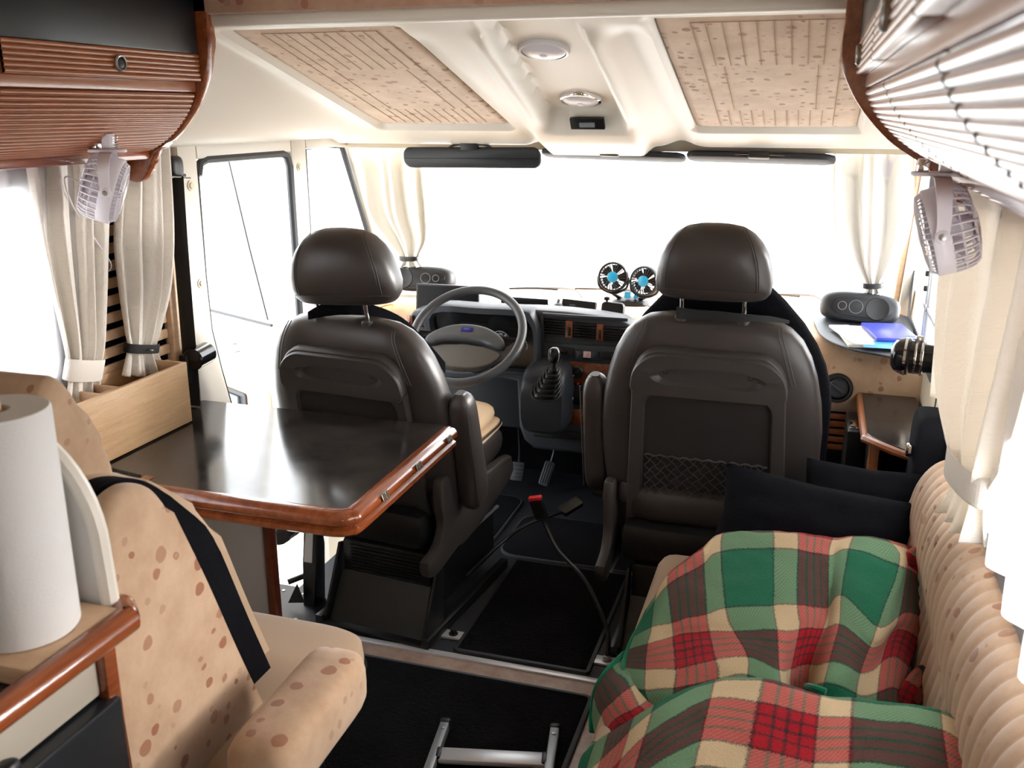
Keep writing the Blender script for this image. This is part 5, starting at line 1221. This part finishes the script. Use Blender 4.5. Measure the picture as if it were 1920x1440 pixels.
m = MB(); m.sq((a.x - .078, 3.53, a.z), (.018, .018, .016), .8, .8, 14, 10); m.rod((a.x - .08, 3.53, a.z + .01), (a.x - .075, 3.53, a.z + .03), .006); m.build('suction_arm', M['framegrey'], t)
a = PY(1148, 582, 3.54)
t = thing('dash_camera', 'small black rounded case with ball mount on the dash', 'device', (a.x, 3.45, .85))
m = MB(); m.prism(rrect(.044, .031, .014), .035, frame((a.x, 3.54, a.z), (1, -.02, -.04), (0, .15, 1)), .005, z0=-.03); m.build('case', M['black'], t)
m = MB(); m.rod((a.x - .022, 3.545, a.z + .02), (a.x - .024, 3.55, a.z + .042), .005); m.sq((a.x - .024, 3.55, a.z + .044), (.013, .013, .008), .8, .8, 14, 8); m.build('ball_mount', M['blackgloss'], t)
tag(MB().tube([PY(700, 578, 3.47) + V((0, 0, -.01)), PY(722, 573, 3.5), PY(738, 572, 3.5), PY(728, 582, 3.46) + V((0, 0, -.005))], .003, 6, 6).build('cord', M['yellow']), 'short yellow cord on the dash by the driver headrest', 'cord')
# tray with papers at the right end
po = [(1532, 590), (1530, 612), (1548, 634), (1590, 652), (1650, 664), (1700, 668), (1712, 610), (1690, 590), (1600, 578)]
p3 = catmull([PZ(u, v, .86) for u, v in po], 4, True)
tag(MB().prism([(min(p.x, XR - .004), p.y) for p in p3], .008, T(0, 0, .853), .003).build('dash_tray', M['dash'], ang=50), 'flat grey tray set on the right end of the dash', 'tray')
def sheetbox(name, label, cat, c, w, l, h, rot, m_, grp=None):
    return tag(MB().box((0, 0, h / 2), (w, l, h), .0015, T(*c) @ RZ(rot)).build(name, m_), label, cat, grp)
c0 = PZ(1630, 632, .865)
sheetbox('paper_stack', 'stack of white papers under the blue folder on the right dash', 'papers', (c0.x + .02, c0.y, .862), .23, .30, .010, 8, M['sheet'])
c1 = PZ(1592, 628, .875); sheetbox('booklet', 'white booklet lying left of the blue folder', 'booklet', (c1.x + .005, c1.y, .873), .07, .27, .008, 16, M['sheet'])
t = thing('folder', 'dark blue folder on the papers at the right end of the dash', 'folder', (c0.x + .055, c0.y + .03, .873))
Mb = T(c0.x + .065, c0.y + .03, .8735) @ RZ(10); MB().box((0, 0, .007), (.14, .24, .013), .003, Mb).build('cover', M['blue'], t)
m = MB()
for k in range(5): m.box((.03 + .008 * k, -.085, .0145), (.005, .009, .0005), 0, Mb)
m.build('cover_print', M['skyblue'], t)
c2_ = PZ(1660, 652, .872); sheetbox('card', 'light blue card sticking out under the blue folder', 'card', (c2_.x + .01, c2_.y + .035, .8725), .16, .10, .0008, 2, M['skyblue'])
# round vent in the padded front, wooden louvre below
x, z = D(1570, 727, 3.34); Mv = frame((x, 3.336, z), (1, 0, 0), (0, .12, 1))
t = thing('round_vent', 'round black air vent in the beige dash front beside the small cupboard', 'vent', (x, 3.34, z - .05))
m = MB(); m.lathe([(.052, -.02), (.052, .004), (.048, .010), (.040, .010), (.036, -.004), (0, -.006)], 36, Mv); m.build('vent_ring', M['black'], t)
m = MB(); m.lathe([(.033, -.005), (.033, .008), (.028, .012), (0, .012)], 28, Mv); m.box((0, 0, .016), (.052, .014, .016), .004, Mv @ RZ(-35)); m.build('vent_dial', M['dash'], t)
t = thing('wood_louvre', 'slatted wooden louvre under the round black vent', 'louvre', (.17, 3.40, .43))
MB().b2((.02, 3.42, .36), (XR, 3.44, .60)).build('backing', M['black'], t)
sm = MB().box((0, 0, 0), (.30, .012, .020), .003).build('slat', M['ribwood'], t)
for k in range(5):
    o = sm if k == 0 else sm.copy()
    if k: COL.objects.link(o)
    o.location = (.20, 3.412, .452 + .029 * k)
struct(MB().b2((XL + .005, 3.98, 0), (XR - .005, 4.0, .72)).build('trim_8', M['fleece'], smooth=False))
MBB = MB().b2((-.55, 3.50, .0), (.39, 3.54, .60)).build('trim_10', M['cabfloor'], smooth=False); struct(MBB)

# ------------------------------------------------------------------ sun visors
def visor(label, u0, u1, v0, v1, y, h, tilt, vm=None):
    a, b = PY(u0, v0, y), PY(u1, v0 + (u1 - u0) * .0, y); b = PY(u1, v1, y); w = (b - a).length / 2; c = (a + b) / 2
    t = thing('sun_visor', label, 'sun visor', tuple(c), group='charcoal sun visors'); ax = (b - a).normalized()
    up = V((0, -math.sin(R(tilt)), math.cos(R(tilt))))
    Mv = frame(c, ax, up); m = MB(); rg = []
    for z, k in ((-.011, .955), (-.008, .985), (0, 1.0), (.008, .985), (.011, .955)):
        rg.append([V((p[0] - (0 if True else 0), p[1] * (1 if True else 1), z)) for p in rrect(w - (1 - k) * .2, h - (1 - k) * .2, min(h * .8, .035), 6)])
    m.loft(rg, True, True, Mv); m.build('pad', M['visor'], t, ang=60)
    m = MB(); m.box((0, h + .006, .004), (.07, .03, .024), .005, Mv); m.tube([Mv @ V((-.085, h - .004, 0)), Mv @ V((-.05, h + .010, 0)), Mv @ V((.05, h + .010, 0)), Mv @ V((.085, h - .004, 0))], .005, 8, 4); m.build('hinge', M['black'], t)
    return t
visor('broad charcoal sun visor hanging lowest in front of the driver', 757, 1015, 295, 296, 3.46, .040, 12)
visor('thin charcoal sun visor folded up in the middle of the windscreen', 1017, 1286, 286, 296, 3.50, .050, 76)
visor('thin charcoal sun visor folded up on the right of the windscreen', 1288, 1567, 292, 300, 3.50, .050, 74)
# ================================================================== floor coverings and small things
def rug(name, label, poly, m_, edge=None, h=.010, ew=.010, cat='mat'):
    t = thing(name, label, cat, (sum(p[0] for p in poly) / len(poly), sum(p[1] for p in poly) / len(poly), 0.0))
    MB().prism(poly, h, T(0, 0, .001), .003).build('pile', m_, t, ang=50)
    if edge:
        pts = [V((x, y, .007)) for x, y in poly]; m = MB()
        rg = []; n = len(pts); c = sum(pts, V((0, 0, 0))) / n
        for i in range(n):
            tg = (pts[(i + 1) % n] - pts[i - 1]).normalized(); nn = V((tg.y, -tg.x, 0)); nn = nn if nn.dot(pts[i] - c) > 0 else -nn
            rg.append([pts[i] + nn * a + V((0, 0, b)) for a, b in ((-ew, -.006), (-ew, .0045), (ew * .4, .0045), (ew * .6, .001), (ew * .6, -.006))])
        rg.append(rg[0]); m.loft(rg, True, False); m.build('edging', edge, t, ang=60)
    return t
def rr(x0, y0, x1, y1, r, n=5): return rrect((x1 - x0) / 2, (y1 - y0) / 2, r, n, (x0 + x1) / 2, (y0 + y1) / 2)
rug('floor_mat', 'large black looped mat on the pink floor in the foreground', rr(-1.45, .9, -.492, 2.296, .015), M['carpet'], M['edging'], .012, .022)
rug('cab_carpet', 'black carpet piece between the two cab seats', rr(-.95, 2.415, -.525, 3.06, .012), M['carpet'], M['cabfloor'], .010, .008)
rug('foot_mat', 'dark foot mat with grey edging in front of the passenger seat', rr(-1.03, 3.085, -.30, 3.46, .07), M['mat'], M['edging'], .012, .010)
rug('foot_mat', 'dark foot mat with grey edging beside the driver seat pedestal', rr(-1.55, 3.16, -1.085, 3.62, .06), M['mat'], M['edging'], .012, .010)
# bolts on steel plates
for lab, (x, y), nm in (('steel plate with dark bolt at the foot of the driver seat', (-.985, 2.50), 1), ('steel plate with belt bolt at the foot of the passenger seat', (-.485, 2.50), 1)):
    t = thing('anchor_plate', lab, 'floor plate', (x, y, 0)); w = .070 if x < -.6 else .055
    m = MB(); m.b2((x - w, y - .022, .0), (x + w, y + .022, .008), .0015); m.build('plate', M['sheet'] if False else M['alu'], t)
    m = MB(); m.prism(ell(.011, .011, 6), .016, T(x + .0, y, .008), .002); m.lathe([(.015, .008), (.015, .011), (0, .012)], 16, T(x, y, 0)); m.build('bolt', M['steel'] if x > -.6 else M['blackmetal'], t)
    m = MB()
    for dx, dy in ((.043, .012), (.038, -.011)): m.lathe([(.005, .0085), (0, .0088)], 10, T(x + dx, y + dy, 0))
    m.build('hole', M['black'], t)
# buckle stalks
def buckle(label, pts, head, ax, red):
    p = catmull(pts, 8); t = thing('belt_buckle', label, 'belt buckle', tuple(pts[0]), group='seat belt buckles')
    MB().tube(p, .007, 8).build('cable', M['black'], t)
    e = p[-1]; d = V(ax).normalized(); Mh = frame(e + d * (head / 2), V((1, 0, 0)) - d * d.x, d)
    MB().prism(rrect(.024, head / 2, .008), .018, Mh, .004, z0=-.009).build('buckle_body', M['black'], t)
    if red: MB().prism(rrect(.023, .006, .002, cy=head / 2 - .003), .019, Mh, .002, z0=-.008).build('release_button', M['red'], t)
b0 = V((-.485, 2.50, .018)); e = PY(1017, 972, 2.86)
buckle('black seat belt buckle with red button on a long curved stalk between the seats', [b0, PY(1138, 1180, 2.54), PY(1098, 1090, 2.62), PY(1045, 1030, 2.74), e], .085, PY(997, 914, 2.84) - e, True)
e = PY(1052, 960, 3.0)
buckle('plain black seat belt buckle on a stalk leaning right from the driver seat', [V((-1.02, 2.72, .10)), PY(935, 1022, 2.78), PY(985, 985, 2.88), e], .085, PY(1088, 938, 3.06) - e, False)
# pedals
for nm, lab, (u, v), r in (('brake_pedal', 'black brake pedal on its arm under the dash', (971, 884), 0), ('accelerator_pedal', 'ribbed black accelerator pedal under the dash', (1026, 888), -12)):
    c = PY(u, v, 3.72); t = thing(nm, lab, 'pedal', (c.x, c.y, c.z - .05)); Mp = frame(c, (1, 0, 0), (.02, .45, 1)) @ RZ(r)
    w, h = (.030, .042) if nm[0] == 'b' else (.024, .055)
    MB().prism(rrect(w, h, .010), .012, Mp, .004).build('pedal_pad', M['dash'], t)
    m = MB()
    for k in range(4): m.box((0, 0, 0), (.003, h * 1.7, .004), .001, Mp @ T(-w * .66 + w * .44 * k, 0, .013)) if nm[0] == 'a' else m.box((0, 0, 0), (w * 1.7, .004, .004), .001, Mp @ T(0, -h * .6 + h * .4 * k, .013))
    m.build('pedal_rib', M['black'], t)
    MB().tube([Mp @ V((0, h * .5, -.002)), Mp @ V((0, h + .06, .012)), Mp @ V((-.01, h + .24, .10))], .007, 8, 5).build('pedal_arm', M['blackmetal'], t)
# aluminium step lying on the mat
t = thing('step_ladder', 'small aluminium step with black end caps lying on the black mat', 'step ladder', (-.70, 1.8, .013))
zl = .030
pa, pb = PZ(836, 1356, zl), PZ(1041, 1366, zl); da, db_ = PZ(806, 1440, zl) - pa, PZ(1030, 1440, zl) - pb
for p, d in ((pa, da), (pb, db_)):
    d = d.normalized(); Mr = frame(p, d, (0, 0, 1))
    MB().b2((0.012, -.014, -.012), (.78, .014, .012), .003, Mr).build('rail', M['alugrey'], t)
    m = MB(); m.b2((-.006, -.016, -.014), (.016, .016, .014), .006, Mr); m.b2((.775, -.016, -.014), (.80, .016, .014), .006, Mr); m.build('end_cap', M['black'], t)
    MB().lathe([(.006, 0), (.006, .002), (0, .003)], 12, Mr @ T(.04, .0145, 0) @ RX(-90)).build('rivet', M['steel'], t)
for k, f in enumerate((.135, .40, .66)):
    a, b = pa + da.normalized() * f, pb + db_.normalized() * f; Mr = frame((a + b) / 2, b - a, (0, 1, 0)); L = (b - a).length / 2 - .012
    MB().b2((-L, -.026, -.006), (L, .026, .010), .006, Mr).build('rung', M['alu'], t)
    m = MB()
    for s in (-1, 1): m.b2((s * L - .010, -.022, -.012), (s * L + .006, .022, .014), .004, Mr)
    m.build('rung_bracket', M['black'], t)

# ------------------------------------------------------------------ small cupboard by the right window
zt = .68
t = thing('small_cupboard', 'small cupboard with dark top and wooden edge by the right cab window', 'cupboard', (.31, 3.1, 0))
pl = [(.215, 3.56), (.385, 3.60), (.39, 2.80), (.345, 2.765), (.315, 2.775), (.222, 2.875), (.212, 2.90)]
MB().prism(pl, .022, T(0, 0, zt - .022), .002).build('top', M['counter'], t, smooth=False)
m = MB(); m.tube([(x, y, zt - .012) for x, y in [(.212, 3.56), (.208, 3.2), (.208, 2.91), (.216, 2.872), (.310, 2.768), (.345, 2.757), (.39, 2.79)]], .013, 8, 4); m.build('wood_edge', M['ribwood'], t)
m = MB(); m.b2((.225, 2.92, .0), (.245, 3.54, zt - .024), .002); m.b2((.36, 2.85, .0), (.385, 3.54, zt - .024), .002); m.b2((.225, 3.50, 0), (.385, 3.54, zt - .024)); m.build('carcass', M['black'], t)
m = MB(); m.b2((.222, 2.875, .0), (.252, 2.915, zt - .024), .006); m.build('front_post', M['ribwood'], t)
for z0, z1, y0 in ((.43, .63, 3.06), (.20, .34, 2.95)):
    u = MB(); u.b2((.165, y0, z0), (.224, y0 + .22, z1), .006); o = u.build('side_unit', M['black'], t)
    m = MB(); m.b2((.172, y0 + .03, z1 - .01), (.21, y0 + .12, z1 + .004), .002); m.build('side_latch', M['chrome'], o)
MB().b2((.168, 3.28, .20), (.224, 3.34, .62), .004).build('side_board', M['ribwood'], t)
# lens-like black cylinder with strap, carried on a black bag
a = PY(1692, 667, 2.86); ax = V((1, -.18, .03)).normalized(); Ml = frame(a, (0, 0, 1), ax.cross(V((0, 0, 1))))
if (Ml @ V((0, 0, 1)) - a).x < 0: Ml = Ml @ RX(180)
t = thing('camera_lens', 'black lens-like cylinder with chrome rings sticking out of the right curtain', 'lens', (a.x + .06, a.y, a.z - .05))
MB().lathe([(0, -.032), (.030, -.030), (.044, -.020), (.050, -.008), (.052, .0), (.054, .004), (.054, .018), (.048, .022), (.048, .050), (.050, .052), (.050, .058), (.042, .060), (.042, .15), (0, .15)], 36, Ml).build('barrel', M['blackgloss'], t)
m = MB(); m.lathe([(.0555, .006), (.0555, .013), (.054, .013)], 36, Ml); m.lathe([(.051, .050), (.0515, .054), (.051, .058)], 36, Ml); m.lathe([(.0485, .034), (.049, .037), (.0485, .040)], 36, Ml); m.build('chrome_ring', M['chrome'], t)
m = MB(); p = Ml @ V((.054, 0, .04)); m.sq(tuple(p), (.012, .012, .010), .7, .7, 12, 8); m.build('ring_screw', M['steel'], t)
m = MB(); q = Ml @ V((0, 0, .10)); m.tube([q + V((0, -.03, -.03)), q + V((-.005, -.05, -.14)), q + V((-.02, -.05, -.26)), q + V((-.015, -.04, -.34))], .0018, 8, 6, flat=4); m.build('strap', M['belt'], t)
m = MB(); m.sq((.362, 2.72, .66), (.045, .09, .16), .4, .4, 24, 14); bag = tag(m.build('bag', M['mat']), 'black padded bag standing behind the right curtain', 'bag')
m = MB(); m.b2((.30, 2.66, .70), (.316, 2.69, .735), .003); m.build('bag_buckle', M['chrome'], bag)

# wipers resting outside the windscreen
for lab, (u0, v0), (u1, v1) in (('left windscreen wiper lying beyond the dash, seen left of the twin fan', (955, 541), (1046, 543)), ('middle windscreen wiper lying beyond the dash, behind the twin fan', (1078, 541), (1190, 547)), ('right windscreen wiper lying beyond the dash, right of the passenger headrest', (1425, 553), (1500, 556))):
    a, b = PY(u0, v0, 4.075), PY(u1, v1, 4.080); t = thing('windscreen_wiper', lab, 'wiper', tuple(a), group='windscreen wipers')
    MB().tube([a, a.lerp(b, .5) + V((0, 0, .004)), b], .005, 6, 4).build('wiper_blade', M['black'], t)
    MB().tube([a.lerp(b, .5) + V((0, .010, .004)), b + V((.06, .02, .002)), b + V((.10, .06, -.04))], .006, 6, 4).build('wiper_arm', M['framegrey'], t)
